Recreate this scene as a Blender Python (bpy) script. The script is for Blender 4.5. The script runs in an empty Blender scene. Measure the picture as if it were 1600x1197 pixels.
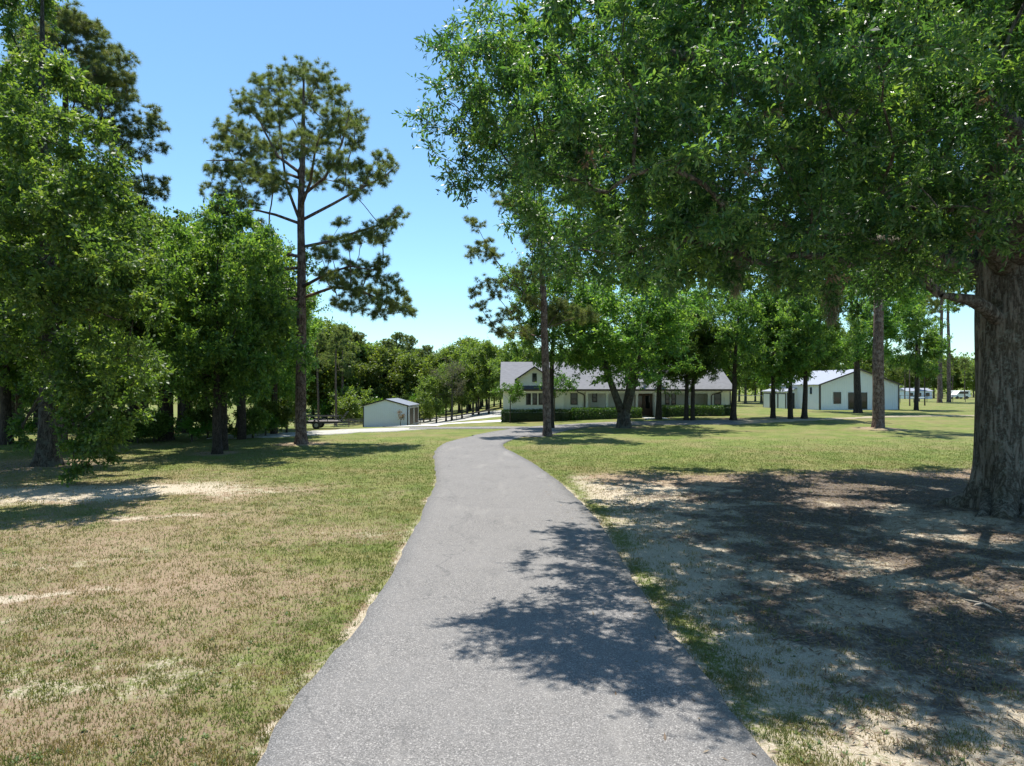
import bpy, math, numpy as np
from mathutils import Vector
R = math.radians
sc = bpy.context.scene
COL = sc.collection

# ---------------------------------------------------------------- camera, light
CAM_H, F, HY = 3.1, 1067.0, 605.0
cam_d = bpy.data.cameras.new('camera'); cam = bpy.data.objects.new('camera', cam_d); COL.objects.link(cam)
cam_d.lens = 24.0; cam_d.sensor_width = 36.0; cam_d.clip_end = 6000; cam_d.clip_start = 0.05
cam.location = (0, 0, CAM_H); cam.rotation_euler = (R(90.35), 0, 0)
sc.camera = cam
SUN_EL, SUN_AZ = R(76), R(-22)          # azimuth from +Y towards +X
w = bpy.data.worlds.new('World'); sc.world = w; w.use_nodes = True
nt = w.node_tree; nt.nodes.clear()
wo = nt.nodes.new('ShaderNodeOutputWorld'); bg = nt.nodes.new('ShaderNodeBackground')
sky = nt.nodes.new('ShaderNodeTexSky'); sky.sky_type = 'NISHITA'; sky.sun_disc = False
sky.sun_elevation = SUN_EL; sky.sun_rotation = SUN_AZ
sky.air_density = 1.0; sky.dust_density = 0.35; sky.ozone_density = 2.0; sky.altitude = 0
tint = nt.nodes.new('ShaderNodeMix'); tint.data_type = 'RGBA'; tint.blend_type = 'MULTIPLY'; tint.inputs[0].default_value = 1
tint.inputs[7].default_value = (.70, .90, .94, 1); nt.links.new(sky.outputs[0], tint.inputs[6]); nt.links.new(tint.outputs[2], bg.inputs[0]); nt.links.new(bg.outputs[0], wo.inputs[0])
bg.inputs[1].default_value = 0.132
sd = bpy.data.lights.new('sun', 'SUN'); sd.energy = 5.0; sd.angle = R(0.5); sd.color = (1, 0.955, 0.88)
sun = bpy.data.objects.new('sun', sd); COL.objects.link(sun)
sdir = Vector((math.sin(SUN_AZ)*math.cos(SUN_EL), math.cos(SUN_AZ)*math.cos(SUN_EL), math.sin(SUN_EL)))
sun.rotation_euler = sdir.to_track_quat('Z', 'Y').to_euler(); sun.location = (-20, 40, 60)
sc.view_settings.view_transform = 'Standard'; sc.view_settings.look = 'None'
sc.view_settings.exposure = 0.78; sc.view_settings.gamma = 1
sc.cycles.max_bounces = 8; sc.cycles.diffuse_bounces = 4; sc.cycles.transmission_bounces = 6; sc.cycles.glossy_bounces = 2

# ---------------------------------------------------------------- maths helpers
def ss(t):
    t = np.clip(t, 0, 1); return t*t*(3-2*t)
def T(x, y):
    """height of the land"""
    x = np.asarray(x, float); y = np.asarray(y, float)
    z = -2.4*ss((y-48)/52.)*ss((3.5-x)/20.)
    z = z + 0.42*ss((x-3)/16.)*ss((y-48)/16.)
    z = z - 0.12*ss((y-52)/10.)*ss((8-x)/8.)
    return z
def tz(x, y): return float(T(x, y))
def PX(px, d): return (px-800.)/F*d
def G(px, py):
    """ground point seen at a pixel of the 1600 px photograph"""
    d = np.arange(3., 300., .05); x = (px-800.)/F*d
    z = CAM_H-(py-HY)/F*d
    k = np.nonzero(z <= T(x, d))[0]
    d = d[k[0]] if len(k) else 300.
    return (float((px-800.)/F*d), float(d))
def W3(px, py, d): return np.array([(px-800.)/F*d, d, CAM_H-(py-HY)/F*d])
def _h(ix, iy, s):
    n = (ix.astype(np.int64)*374761393+iy.astype(np.int64)*668265263+s*982451653) & 0xffffffff
    n = ((n ^ (n >> 13))*1274126177) & 0xffffffff
    return ((n ^ (n >> 16)) & 0xffff)/65535.
def vnoise(x, y, s=0):
    ix = np.floor(x); iy = np.floor(y); fx = x-ix; fy = y-iy
    fx = fx*fx*(3-2*fx); fy = fy*fy*(3-2*fy)
    a = _h(ix, iy, s); b = _h(ix+1, iy, s); c = _h(ix, iy+1, s); d = _h(ix+1, iy+1, s)
    return (a*(1-fx)+b*fx)*(1-fy)+(c*(1-fx)+d*fx)*fy
def fbm(x, y, sc_, o=4, s=0):
    x = np.asarray(x, float)/sc_; y = np.asarray(y, float)/sc_
    r = 0; a = .5; t = 0
    for i in range(o):
        r = r+a*vnoise(x+17.3*i, y-9.1*i, s+i); t += a; a *= .5; x = x*2.03; y = y*2.03
    return r/t
def unit(v): return v/np.maximum(np.linalg.norm(v, axis=-1, keepdims=True), 1e-9)
def inpoly(px, py, poly):
    ins = np.zeros(np.shape(px), bool); n = len(poly)
    for i in range(n):
        x0, y0 = poly[i]; x1, y1 = poly[(i+1) % n]
        c = ((y0 > py) != (y1 > py)) & (px < (x1-x0)*(py-y0)/((y1-y0) or 1e-9)+x0)
        ins ^= c
    return ins

# ---------------------------------------------------------------- object helpers
def link(name, me, mat=None, parent=None):
    o = bpy.data.objects.new(name, me); COL.objects.link(o)
    if mat is not None:
        for m in (mat if isinstance(mat, (list, tuple)) else [mat]): me.materials.append(m)
    if parent is not None: o.parent = parent
    return o
def tag(o, label=None, cat=None, group=None, kind=None):
    if label: o['label'] = label
    if cat: o['category'] = cat
    if group: o['group'] = group
    if kind: o['kind'] = kind
    return o
def empty(name, loc, rz=0, label=None, cat=None, group=None):
    o = bpy.data.objects.new(name, None); COL.objects.link(o); o.empty_display_size = .3
    o.location = loc; o.rotation_euler = (0, 0, rz)
    return tag(o, label, cat, group)
def npmesh(name, V, Fs, attr=None, smooth=False, midx=None, col=None):
    """V (n,3); Fs: list of (m,k) int arrays"""
    me = bpy.data.meshes.new(name)
    me.vertices.add(len(V)); me.vertices.foreach_set('co', np.asarray(V, np.float32).ravel())
    li = np.concatenate([f.ravel() for f in Fs]).astype(np.int32)
    tot = np.concatenate([np.full(len(f), f.shape[1], np.int32) for f in Fs])
    st = np.concatenate([[0], np.cumsum(tot)[:-1]]).astype(np.int32)
    me.loops.add(len(li)); me.loops.foreach_set('vertex_index', li)
    me.polygons.add(len(tot)); me.polygons.foreach_set('loop_start', st); me.polygons.foreach_set('loop_total', tot)
    if smooth: me.polygons.foreach_set('use_smooth', np.ones(len(tot), bool))
    if midx is not None: me.polygons.foreach_set('material_index', np.asarray(midx, np.int32))
    if attr is not None:
        a = me.attributes.new('tint', 'FLOAT', 'POINT'); a.data.foreach_set('value', np.asarray(attr, np.float32))
    if col is not None:
        a = me.attributes.new('mask', 'FLOAT_COLOR', 'POINT'); a.data.foreach_set('color', np.asarray(col, np.float32).ravel())
    me.update(calc_edges=True)
    return me
class MB:
    def __init__(s): s.v = []; s.f = []
    def add(s, vs, fs):
        n = len(s.v); s.v += [tuple(map(float, v)) for v in vs]; s.f += [tuple(n+i for i in f) for f in fs]; return s
    def box(s, x0, x1, y0, y1, z0, z1):
        return s.add([(x0,y0,z0),(x1,y0,z0),(x1,y1,z0),(x0,y1,z0),(x0,y0,z1),(x1,y0,z1),(x1,y1,z1),(x0,y1,z1)],
                     [(0,3,2,1),(4,5,6,7),(0,1,5,4),(1,2,6,5),(2,3,7,6),(3,0,4,7)])
    def prism(s, pts, y0, y1):          # outline in xz, extruded along y
        n = len(pts); v = [(x, y0, z) for x, z in pts]+[(x, y1, z) for x, z in pts]
        f = [tuple(range(n))[::-1], tuple(range(n, 2*n))]+[(i, (i+1) % n, (i+1) % n+n, i+n) for i in range(n)]
        return s.add(v, f)
    def slab(s, a, b, c, d, t):         # four corners, thickened downward
        v = [a, b, c, d]+[(p[0], p[1], p[2]-t) for p in (a, b, c, d)]
        return s.add(v, [(0,1,2,3),(7,6,5,4),(0,4,5,1),(1,5,6,2),(2,6,7,3),(3,7,4,0)])
    def tube(s, pts, r, n=8, cap=True):
        P = np.array(pts, float); m = len(P); r = np.broadcast_to(r, (m,))
        t = np.gradient(P, axis=0) if m > 2 else np.array([P[1]-P[0]]*2)
        t = unit(t); ref = np.array([0, 0, 1.]) if abs(t[0, 2]) < .9 else np.array([1., 0, 0])
        u = unit(np.cross(t, ref)); v = np.cross(t, u); a = np.arange(n)*2*np.pi/n
        ring = P[:, None]+(np.cos(a)[None, :, None]*u[:, None]+np.sin(a)[None, :, None]*v[:, None])*r[:, None, None]
        fs = [(i*n+j, i*n+(j+1) % n, (i+1)*n+(j+1) % n, (i+1)*n+j) for i in range(m-1) for j in range(n)]
        if cap: fs += [tuple(range(n))[::-1], tuple(range((m-1)*n, m*n))]
        return s.add(ring.reshape(-1, 3), fs)
    def build(s, name, mat, parent=None, smooth=False, bevel=0):
        me = bpy.data.meshes.new(name); me.from_pydata(s.v, [], s.f); me.update()
        if smooth: me.polygons.foreach_set('use_smooth', [True]*len(me.polygons))
        o = link(name, me, mat, parent)
        if bevel:
            b = o.modifiers.new('bevel', 'BEVEL'); b.width = bevel; b.segments = 2
        return o

# ---------------------------------------------------------------- materials
def newmat(name):
    m = bpy.data.materials.new(name); m.use_nodes = True; t = m.node_tree
    return m, t, t.nodes['Principled BSDF'], t.nodes['Material Output']
def N(t, typ, **kw):
    n = t.nodes.new(typ)
    for k, v in kw.items():
        if k.startswith('i_'): n.inputs[k[2:].replace('_', ' ')].default_value = v
        else: setattr(n, k, v)
    return n
def rgb(c): return (c[0], c[1], c[2], 1)
def ramp(t, src, stops):
    r = N(t, 'ShaderNodeValToRGB'); e = r.color_ramp.elements
    while len(e) > 1: e.remove(e[-1])
    e[0].position = stops[0][0]; e[0].color = rgb(stops[0][1]) if not np.isscalar(stops[0][1]) else (stops[0][1],)*3+(1,)
    for p, c in stops[1:]:
        k = e.new(p); k.color = rgb(c) if not np.isscalar(c) else (c, c, c, 1)
    t.links.new(src, r.inputs[0]); return r.outputs[0]
def noise(t, scale, detail=4, rough=.55, stretch=None, coord='Object', dist=0):
    tc = N(t, 'ShaderNodeTexCoord'); n = N(t, 'ShaderNodeTexNoise'); n.inputs['Scale'].default_value = scale
    n.inputs['Detail'].default_value = detail; n.inputs['Roughness'].default_value = rough; n.inputs['Distortion'].default_value = dist
    src = tc.outputs[coord]
    if stretch:
        mp = N(t, 'ShaderNodeMapping'); mp.inputs['Scale'].default_value = stretch; t.links.new(src, mp.inputs[0]); src = mp.outputs[0]
    t.links.new(src, n.inputs['Vector']); return n.outputs['Fac']
def math_(t, op, a, b=None, clamp=False):
    n = N(t, 'ShaderNodeMath', operation=op, use_clamp=clamp)
    for i, v in enumerate((a, b)):
        if v is None: continue
        if np.isscalar(v): n.inputs[i].default_value = v
        else: t.links.new(v, n.inputs[i])
    return n.outputs[0]
def mix(t, fac, a, b, blend='MIX'):
    n = N(t, 'ShaderNodeMix', data_type='RGBA', blend_type=blend)
    for i, v in ((0, fac), (6, a), (7, b)):
        if isinstance(v, (int, float)): n.inputs[i].default_value = v
        elif isinstance(v, tuple): n.inputs[i].default_value = rgb(v)
        else: t.links.new(v, n.inputs[i])
    return n.outputs[2]
def bump(t, h, b, strength=.5, dist=.02):
    n = N(t, 'ShaderNodeBump'); n.inputs['Strength'].default_value = strength; n.inputs['Distance'].default_value = dist
    t.links.new(h, n.inputs['Height']); t.links.new(n.outputs[0], b.inputs['Normal'])
def plain(name, c, rough=.6, metal=0, var=.12, scale=3, bmp=0):
    m, t, b, o = newmat(name); b.inputs['Roughness'].default_value = rough; b.inputs['Metallic'].default_value = metal
    n = noise(t, scale, 5)
    t.links.new(ramp(t, n, [(.3, tuple(x*(1-var) for x in c)), (.7, tuple(min(1, x*(1+var)) for x in c))]), b.inputs['Base Color'])
    if bmp: bump(t, n, b, bmp)
    return m
def leafmat(name, dark, mid, light, trans=.4, rough=.38, spec=.5):
    m, t, b, o = newmat(name)
    a = N(t, 'ShaderNodeAttribute', attribute_name='tint').outputs['Fac']
    c = ramp(t, a, [(0, dark), (.55, mid), (1, light)])
    oi = N(t, 'ShaderNodeObjectInfo')
    hs = N(t, 'ShaderNodeHueSaturation')
    t.links.new(math_(t, 'ADD', math_(t, 'MULTIPLY', oi.outputs['Random'], .020), .490), hs.inputs['Hue'])
    t.links.new(math_(t, 'ADD', math_(t, 'MULTIPLY', oi.outputs['Random'], .35), .83), hs.inputs['Value'])
    t.links.new(c, hs.inputs['Color']); c = hs.outputs[0]
    t.links.new(c, b.inputs['Base Color']); b.inputs['Roughness'].default_value = rough
    b.inputs['Specular IOR Level'].default_value = spec
    tr = N(t, 'ShaderNodeBsdfTranslucent')
    t.links.new(mix(t, 1.0, c, (1.5, 1.45, .55), 'MULTIPLY'), tr.inputs['Color'])
    mx = N(t, 'ShaderNodeMixShader'); mx.inputs[0].default_value = trans
    t.links.new(b.outputs[0], mx.inputs[1]); t.links.new(tr.outputs[0], mx.inputs[2]); t.links.new(mx.outputs[0], o.inputs[0])
    return m
def roughbark(name):
    m, t, b, o = newmat(name)
    a = noise(t, 5.5, 8, .66, (1, 1, .16), dist=.4); f = noise(t, 26, 6, .7, (1, 1, .4)); md = noise(t, 11, 5, .6, (1, 1, .3))
    rid = math_(t, 'SUBTRACT', 1., math_(t, 'MULTIPLY', math_(t, 'ABSOLUTE', math_(t, 'SUBTRACT', a, .5)), 7.), True)
    h = math_(t, 'ADD', math_(t, 'MULTIPLY', math_(t, 'SUBTRACT', 1., rid), .7), math_(t, 'ADD', math_(t, 'MULTIPLY', f, .45), math_(t, 'MULTIPLY', md, .5)))
    c = ramp(t, h, [(.35, (.036, .029, .022)), (.70, (.13, .11, .086)), (.90, (.26, .225, .185))])
    l1 = noise(t, 16, 8, .75); l2 = noise(t, 1.6, 5, .6)
    li = math_(t, 'MULTIPLY', ramp(t, l1, [(.50, 0.), (.60, 1.)]), ramp(t, l2, [(.38, .15), (.62, 1.)]))
    c = mix(t, math_(t, 'MULTIPLY', li, .8), c, (.29, .315, .265)); c = mix(t, ramp(t, noise(t, 2.3, 6, .65), [(.52, 0.), (.66, .5)]), c, (.09, .075, .04))
    t.links.new(c, b.inputs['Base Color']); b.inputs['Roughness'].default_value = .92; b.inputs['Specular IOR Level'].default_value = .15
    bump(t, h, b, 1., .06); return m
def barkmat(name, c0, c1, lichen=None, scale=6, zs=.18, bs=.9, bd=.03, plates=False):
    m, t, b, o = newmat(name)
    tc = N(t, 'ShaderNodeTexCoord'); mp = N(t, 'ShaderNodeMapping'); mp.inputs['Scale'].default_value = (1, 1, zs)
    t.links.new(tc.outputs['Object'], mp.inputs[0])
    n = N(t, 'ShaderNodeTexNoise'); n.inputs['Scale'].default_value = scale*2.2; n.inputs['Detail'].default_value = 7; n.inputs['Roughness'].default_value = .62
    t.links.new(mp.outputs[0], n.inputs['Vector'])
    va = N(t, 'ShaderNodeVectorMath', operation='MULTIPLY_ADD'); t.links.new(n.outputs['Color'], va.inputs[0])
    va.inputs[1].default_value = (.25, .25, .25); t.links.new(mp.outputs[0], va.inputs[2])
    v = N(t, 'ShaderNodeTexVoronoi', feature='DISTANCE_TO_EDGE'); v.inputs['Scale'].default_value = scale*(1.4 if plates else 1.9)
    t.links.new(va.outputs[0], v.inputs['Vector'])
    ed = ramp(t, v.outputs['Distance'], [(0, 0.), (.22, 1.)])
    h = math_(t, 'MULTIPLY', ed, math_(t, 'ADD', n.outputs['Fac'], .35))
    c = ramp(t, h, [(.05, c0), (.75, c1)])
    if lichen:
        ln = noise(t, 3.5, 9, .72); c = mix(t, ramp(t, ln, [(.50, 0.), (.60, .8)]), c, lichen)
    t.links.new(c, b.inputs['Base Color']); b.inputs['Roughness'].default_value = .9; b.inputs['Specular IOR Level'].default_value = .2
    bump(t, h, b, bs, bd); return m

M = {}
M['oakleaf'] = leafmat('oak_leaf', (.028, .075, .028), (.070, .155, .048), (.19, .285, .08), .52, .40, .7)
M['softleaf'] = leafmat('soft_leaf', (.05, .11, .032), (.108, .21, .055), (.24, .345, .09), .58, .45, .55)
M['farleaf'] = leafmat('far_leaf', (.075, .12, .03), (.13, .20, .045), (.20, .265, .065), .52, .5)
M['hedgelit'] = leafmat('lit_hedge_leaf', (.035, .085, .02), (.065, .15, .03), (.13, .22, .045), .4, .4)  # lit copy of the hedge leaf, sunlight put into its lighter greens
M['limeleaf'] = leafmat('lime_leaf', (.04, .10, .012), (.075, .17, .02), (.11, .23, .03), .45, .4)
M['hedgeshade'] = leafmat('shaded_hedge_leaf', (.014, .045, .010), (.028, .075, .015), (.065, .13, .022), .35, .35)  # darker copy of the hedge leaf, shade put into its colour
M['needle'] = leafmat('pine_needle', (.085, .13, .055), (.15, .20, .085), (.23, .24, .10), .45, .5, .3)
M['graytree'] = leafmat('gray_twig', (.09, .095, .075), (.13, .135, .11), (.17, .17, .14), .3, .8, .1)
M['moss'] = leafmat('spanish_moss', (.16, .165, .125), (.23, .23, .17), (.32, .31, .24), .25, .9, .05)
M['deadleaf'] = leafmat('dead_leaf', (.12, .08, .055), (.20, .15, .11), (.32, .26, .19), .3, .6, .2)
M['oakbark'] = roughbark('oak_bark')
M['treebark'] = barkmat('tree_bark', (.03, .025, .021), (.125, .105, .085), (.13, .135, .11), 7, .2, .8, .03)
M['darkbark'] = barkmat('dark_bark', (.022, .018, .015), (.085, .068, .056), None, 7, .2, .8, .03)
M['pinebark'] = barkmat('pine_bark', (.050, .034, .028), (.23, .155, .125), (.27, .22, .19), 6.5, .3, .9, .03, True)
M['white'] = plain('white_siding', (.86, .84, .78), .55, 0, .03, 1.5)
M['barnwhite'] = plain('white_metal_siding', (.78, .80, .83), .45, 0, .03, 1)
M['shedwall'] = plain('pale_metal_siding', (.66, .71, .80), .45, 0, .03, 1)
M['trim'] = plain('dark_trim', (.022, .022, .026), .5)
M['brown'] = plain('dark_bronze_metal', (.07, .055, .05), .5)
M['navy'] = plain('navy_standing_seam', (.03, .045, .075), .35, .3)
M['whitetrim'] = plain('white_trim', (.8, .8, .78), .5, 0, .02)
M['metalroof'] = plain('grey_metal_roof', (.24, .26, .30), .42, .25, .08, 2)
M['barnroof'] = plain('pale_metal_roof', (.27, .285, .335), .5, .1, .06, 2)
M['wood'] = plain('stained_door_wood', (.10, .045, .022), .45, 0, .3, 8)
M['concrete'] = plain('pale_concrete', (.62, .60, .55), .85, 0, .08, 2)
M['post'] = plain('weathered_post', (.12, .10, .08), .9, 0, .3, 6)
M['wire'] = plain('galvanised_wire', (.28, .29, .30), .5, .4)
M['tyre'] = plain('rubber', (.02, .02, .02), .8)
M['steel'] = plain('black_painted_steel', (.03, .03, .035), .5, .2)
M['planks'] = plain('grey_planks', (.42, .38, .34), .8, 0, .25, 6)
M['stick'] = plain('bleached_wood', (.30, .26, .21), .85, 0, .3, 12)
def m_glass():
    m, t, b, o = newmat('window_glass'); b.inputs['Base Color'].default_value = (.012, .016, .018, 1)
    b.inputs['Roughness'].default_value = .05; b.inputs['Specular IOR Level'].default_value = .45
    bump(t, noise(t, 1.2, 2), b, .15, .02); return m
M['glass'] = m_glass()
def m_shingle():
    m, t, b, o = newmat('asphalt_shingles'); b.inputs['Roughness'].default_value = .85
    tc = N(t, 'ShaderNodeTexCoord'); br = N(t, 'ShaderNodeTexBrick'); br.inputs['Scale'].default_value = 1
    mp = N(t, 'ShaderNodeMapping'); mp.inputs['Scale'].default_value = (1, 1, 1); t.links.new(tc.outputs['Object'], mp.inputs[0]); t.links.new(mp.outputs[0], br.inputs['Vector'])
    br.inputs['Brick Width'].default_value = .3; br.inputs['Row Height'].default_value = .15; br.inputs['Mortar Size'].default_value = .006
    br.inputs['Color1'].default_value = (.105, .108, .12, 1); br.inputs['Color2'].default_value = (.14, .144, .16, 1); br.inputs['Mortar'].default_value = (.14, .14, .15, 1)
    n = noise(t, 1.3, 6); t.links.new(mix(t, ramp(t, n, [(.35, 0.), (.7, .35)]), br.outputs['Color'], (.165, .165, .18)), b.inputs['Base Color'])
    return m
M['shingle'] = m_shingle()
def m_asphalt():
    m, t, b, o = newmat('old_asphalt'); b.inputs['Roughness'].default_value = .88; b.inputs['Specular IOR Level'].default_value = .25
    f = noise(t, 75, 2, .6); big = noise(t, .55, 5, .6); md = noise(t, 5, 5, .6)
    c = ramp(t, f, [(.32, (.065, .062, .060)), (.44, (.135, .129, .124)), (.57, (.18, .171, .164)), (.67, (.38, .36, .34))])
    c = mix(t, ramp(t, big, [(.35, .0), (.65, .40)]), c, (.20, .19, .182))
    c = mix(t, ramp(t, md, [(.52, .0), (.75, .30)]), c, (.12, .12, .122))
    st = noise(t, 1.7, 7, .7, (1, .35, 1)); c = mix(t, ramp(t, st, [(.56, 0.), (.70, .45)]), c, (.085, .083, .082)); c = mix(t, ramp(t, noise(t, .9, 6, .65, (1.3, .3, 1)), [(.30, .4), (.44, 0.)]), c, (.27, .255, .235))
    tc = N(t, 'ShaderNodeTexCoord'); nz = N(t, 'ShaderNodeTexNoise'); nz.inputs['Scale'].default_value = .9; nz.inputs['Detail'].default_value = 6
    t.links.new(tc.outputs['Object'], nz.inputs['Vector'])
    va = N(t, 'ShaderNodeVectorMath', operation='MULTIPLY_ADD'); t.links.new(nz.outputs['Color'], va.inputs[0]); va.inputs[1].default_value = (1.6, 1.6, 0); t.links.new(tc.outputs['Object'], va.inputs[2])
    v = N(t, 'ShaderNodeTexVoronoi', feature='DISTANCE_TO_EDGE'); v.inputs['Scale'].default_value = .16; t.links.new(va.outputs[0], v.inputs['Vector'])
    c = mix(t, ramp(t, v.outputs['Distance'], [(0, .45), (.0022, 0.)]), c, (.07, .07, .07))
    t.links.new(c, b.inputs['Base Color']); bump(t, f, b, .6, .012); return m
M['asphalt'] = m_asphalt()
def m_gravel():
    m, t, b, o = newmat('pale_gravel'); b.inputs['Roughness'].default_value = .9
    n = noise(t, 3, 8, .7); t.links.new(ramp(t, n, [(.3, (.22, .20, .16)), (.5, (.36, .35, .31)), (.7, (.46, .45, .42))]), b.inputs['Base Color']); return m
M['gravel'] = m_gravel()
M['dirt'] = plain('sandy_dirt', (.27, .225, .15), .95, 0, .3, 1.2)
def m_ground():
    m, t, b, o = newmat('ground_grass_and_sand'); b.inputs['Roughness'].default_value = .95; b.inputs['Specular IOR Level'].default_value = .12
    at = N(t, 'ShaderNodeAttribute', attribute_name='mask'); sp = N(t, 'ShaderNodeSeparateColor'); t.links.new(at.outputs['Color'], sp.inputs[0])
    g, l, s = sp.outputs[0], sp.outputs[1], sp.outputs[2]
    n1 = noise(t, 2.2, 10, .72); n2 = noise(t, 19, 8, .75); n3 = noise(t, 60, 3, .6); n0 = noise(t, .35, 6, .6)
    sand = ramp(t, n3, [(.3, (.30, .245, .17)), (.52, (.44, .375, .28)), (.7, (.58, .52, .42))])
    dry = ramp(t, n2, [(.32, (.15, .105, .066)), (.5, (.28, .205, .138)), (.66, (.40, .32, .23))])
    green = ramp(t, n2, [(.28, (.05, .075, .018)), (.48, (.12, .155, .038)), (.68, (.20, .225, .065))])
    nA = noise(t, .9, 9, .7); green = mix(t, ramp(t, nA, [(.36, .75), (.52, 0.)]), green, (.075, .105, .028)); green = mix(t, ramp(t, nA, [(.52, .0), (.68, .6)]), green, (.24, .23, .085))
    nB = noise(t, .22, 7, .68); green = mix(t, ramp(t, nB, [(.48, 0.), (.6, .55)]), green, (.215, .165, .085))
    green = mix(t, ramp(t, n0, [(.45, 0.), (.68, .5)]), green, (.21, .185, .085))
    lit = ramp(t, n2, [(.35, (.055, .046, .039)), (.52, (.15, .125, .104)), (.7, (.29, .25, .205))])
    def th(mask, n, k, lo=.42, hi=.58):
        return ramp(t, math_(t, 'ADD', mask, math_(t, 'MULTIPLY', math_(t, 'SUBTRACT', n, .5), k)), [(lo, 0.), (hi, 1.)])
    c = mix(t, th(s, n1, 1.6), dry, sand)
    c = mix(t, th(g, math_(t, 'ADD', math_(t, 'MULTIPLY', n1, .3), math_(t, 'MULTIPLY', n2, .7)), 2.6, .34, .66), c, green)
    c = mix(t, th(l, math_(t, 'ADD', math_(t, 'MULTIPLY', n1, .6), math_(t, 'MULTIPLY', n2, .4)), 2.0, .38, .58), c, lit)
    t.links.new(c, b.inputs['Base Color'])
    h = math_(t, 'ADD', n2, math_(t, 'MULTIPLY', n3, .5)); bump(t, h, b, .9, .035); return m
M['ground'] = m_ground()
M['grassblade'] = leafmat('grass_blade', (.27, .205, .115), (.13, .145, .05), (.10, .15, .032), .3, .6, .2)

# ---------------------------------------------------------------- driveway outline (traced once, laid on the land)
LE = [(330,1330),(400,1197),(437,1125),(490,1060),(545,995),(580,945),(612,905),(627,868),(650,820),(666,785),(680,755),(682,735),(678,715),(681,702),(698,691),(735,682),(772,675.5)]
RE = [(1330,1330),(1207,1197),(1150,1122),(1090,1042),(1030,968),(985,902),(938,818),(905,782),(870,750),(830,722),(801,707),(786,699),(786,693),(800,687),(822,681.5),(838,677),(850,674)]
LEg = np.array([G(*p) for p in LE]); REg = np.array([G(*p) for p in RE])
def resample(P, step):
    P = np.array(P, float); s = np.concatenate([[0], np.cumsum(np.linalg.norm(np.diff(P, axis=0), axis=1))])
    n = max(2, int(s[-1]/step)); q = np.linspace(0, s[-1], n)
    return np.stack([np.interp(q, s, P[:, k]) for k in range(P.shape[1])], 1)
def smoothc(P, it=2):
    P = np.array(P, float)
    for _ in range(it):
        Q = [P[0]]
        for a, b in zip(P[:-1], P[1:]): Q += [.75*a+.25*b, .25*a+.75*b]
        P = np.array(Q+[P[-1]])
    return P
# extend behind the camera
LEg = np.vstack([[LEg[0]+(LEg[0]-LEg[1])*6], LEg]); REg = np.vstack([[REg[0]+(REg[0]-REg[1])*6], REg])
LEs, REs = smoothc(LEg), smoothc(REg)
drive_poly = np.vstack([LEs, REs[::-1]])
def in_drive(x, y, grow=0.):
    return inpoly(x, y, drive_poly)
def dist_edge(x, y, E):
    x = np.asarray(x, float); y = np.asarray(y, float); d = np.full(x.shape, 1e9)
    for a, b in zip(E[:-1], E[1:]):
        ab = b-a; L = ab@ab+1e-9; tt = np.clip(((x-a[0])*ab[0]+(y-a[1])*ab[1])/L, 0, 1)
        d = np.minimum(d, np.hypot(x-a[0]-tt*ab[0], y-a[1]-tt*ab[1]))
    return d
def strip(name, A, B, nseg, mat, off=.02, step=.25, rag=.05, cols=8, thick=.06, seed=3):
    """paved sheet between two edge curves of equal meaning, resampled to the same count"""
    n = max(8, int(max(np.linalg.norm(np.diff(A, axis=0), axis=1).sum(), 1)/step))
    def rs(P):
        s = np.concatenate([[0], np.cumsum(np.linalg.norm(np.diff(P, axis=0), axis=1))]); q = np.linspace(0, s[-1], n)
        return np.stack([np.interp(q, s, P[:, k]) for k in (0, 1)], 1)
    a, b = rs(np.asarray(A, float)), rs(np.asarray(B, float)); q = np.arange(n)*step
    dirn = unit(b-a)
    a = a+dirn*((fbm(q, q*0, .55, 4, seed)-.5)*rag*2+(fbm(q, q*0, 2.6, 2, seed+2)-.5)*rag*2.4)[:, None]
    b = b+dirn*((fbm(q, q*0+9, .55, 4, seed+5)-.5)*rag*2)[:, None]
    V = []
    for j in range(cols+1):
        p = a+(b-a)*j/cols; V.append(np.column_stack([p, T(p[:, 0], p[:, 1])+off]))
    lo = [np.column_stack([e, T(e[:, 0], e[:, 1])+off-thick]) for e in (a, b)]
    V = np.concatenate(V+lo); Fq = []
    i = np.arange(n-1)
    for j in range(cols): Fq.append(np.stack([j*n+i, (j+1)*n+i, (j+1)*n+i+1, j*n+i+1], 1))
    k = (cols+1)*n; Fq.append(np.stack([k+i, i, i+1, k+i+1], 1)); k2 = k+n
    Fq.append(np.stack([cols*n+i, k2+i, k2+i+1, cols*n+i+1], 1))
    return link(name, npmesh(name, V, [np.concatenate(Fq)]), mat)
# pair the edges by matching row so that cross-strips stay short
def pair(A, B, n=60):
    return A, B
tag(strip('driveway', LEs, REs, 0, M['asphalt'], .02, .2, .055, 10), kind='structure')

# curving front drive past the house, spur and gravel track, concrete apron
def band(name, centre_px, widths, mat, off, rag=.05, step=.4, seed=7):
    c = np.array([G(*p) for p in centre_px]); c = smoothc(c); wd = np.interp(np.linspace(0, 1, len(c)), np.linspace(0, 1, len(widths)), widths)
    t = unit(np.gradient(c, axis=0)); nrm = np.stack([-t[:, 1], t[:, 0]], 1)
    return tag(strip(name, c+nrm*wd[:, None]/2, c-nrm*wd[:, None]/2, 0, mat, off, step, rag, 4, .06, seed), kind='structure')
band('front_drive', [(790,682),(822,675),(850,669.5),(900,664.5),(960,662),(1020,661),(1090,660),(1150,660)], [4.6, 4.4, 4.2, 4.0, 3.6], M['asphalt'], .016, .05)
band('dirt_track', [(1130,660.5),(1200,658),(1300,654),(1400,650.5),(1530,649),(1700,648)], [3.0, 1.8, 1.5, 1.5], M['dirt'], .008, .6)
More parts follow.
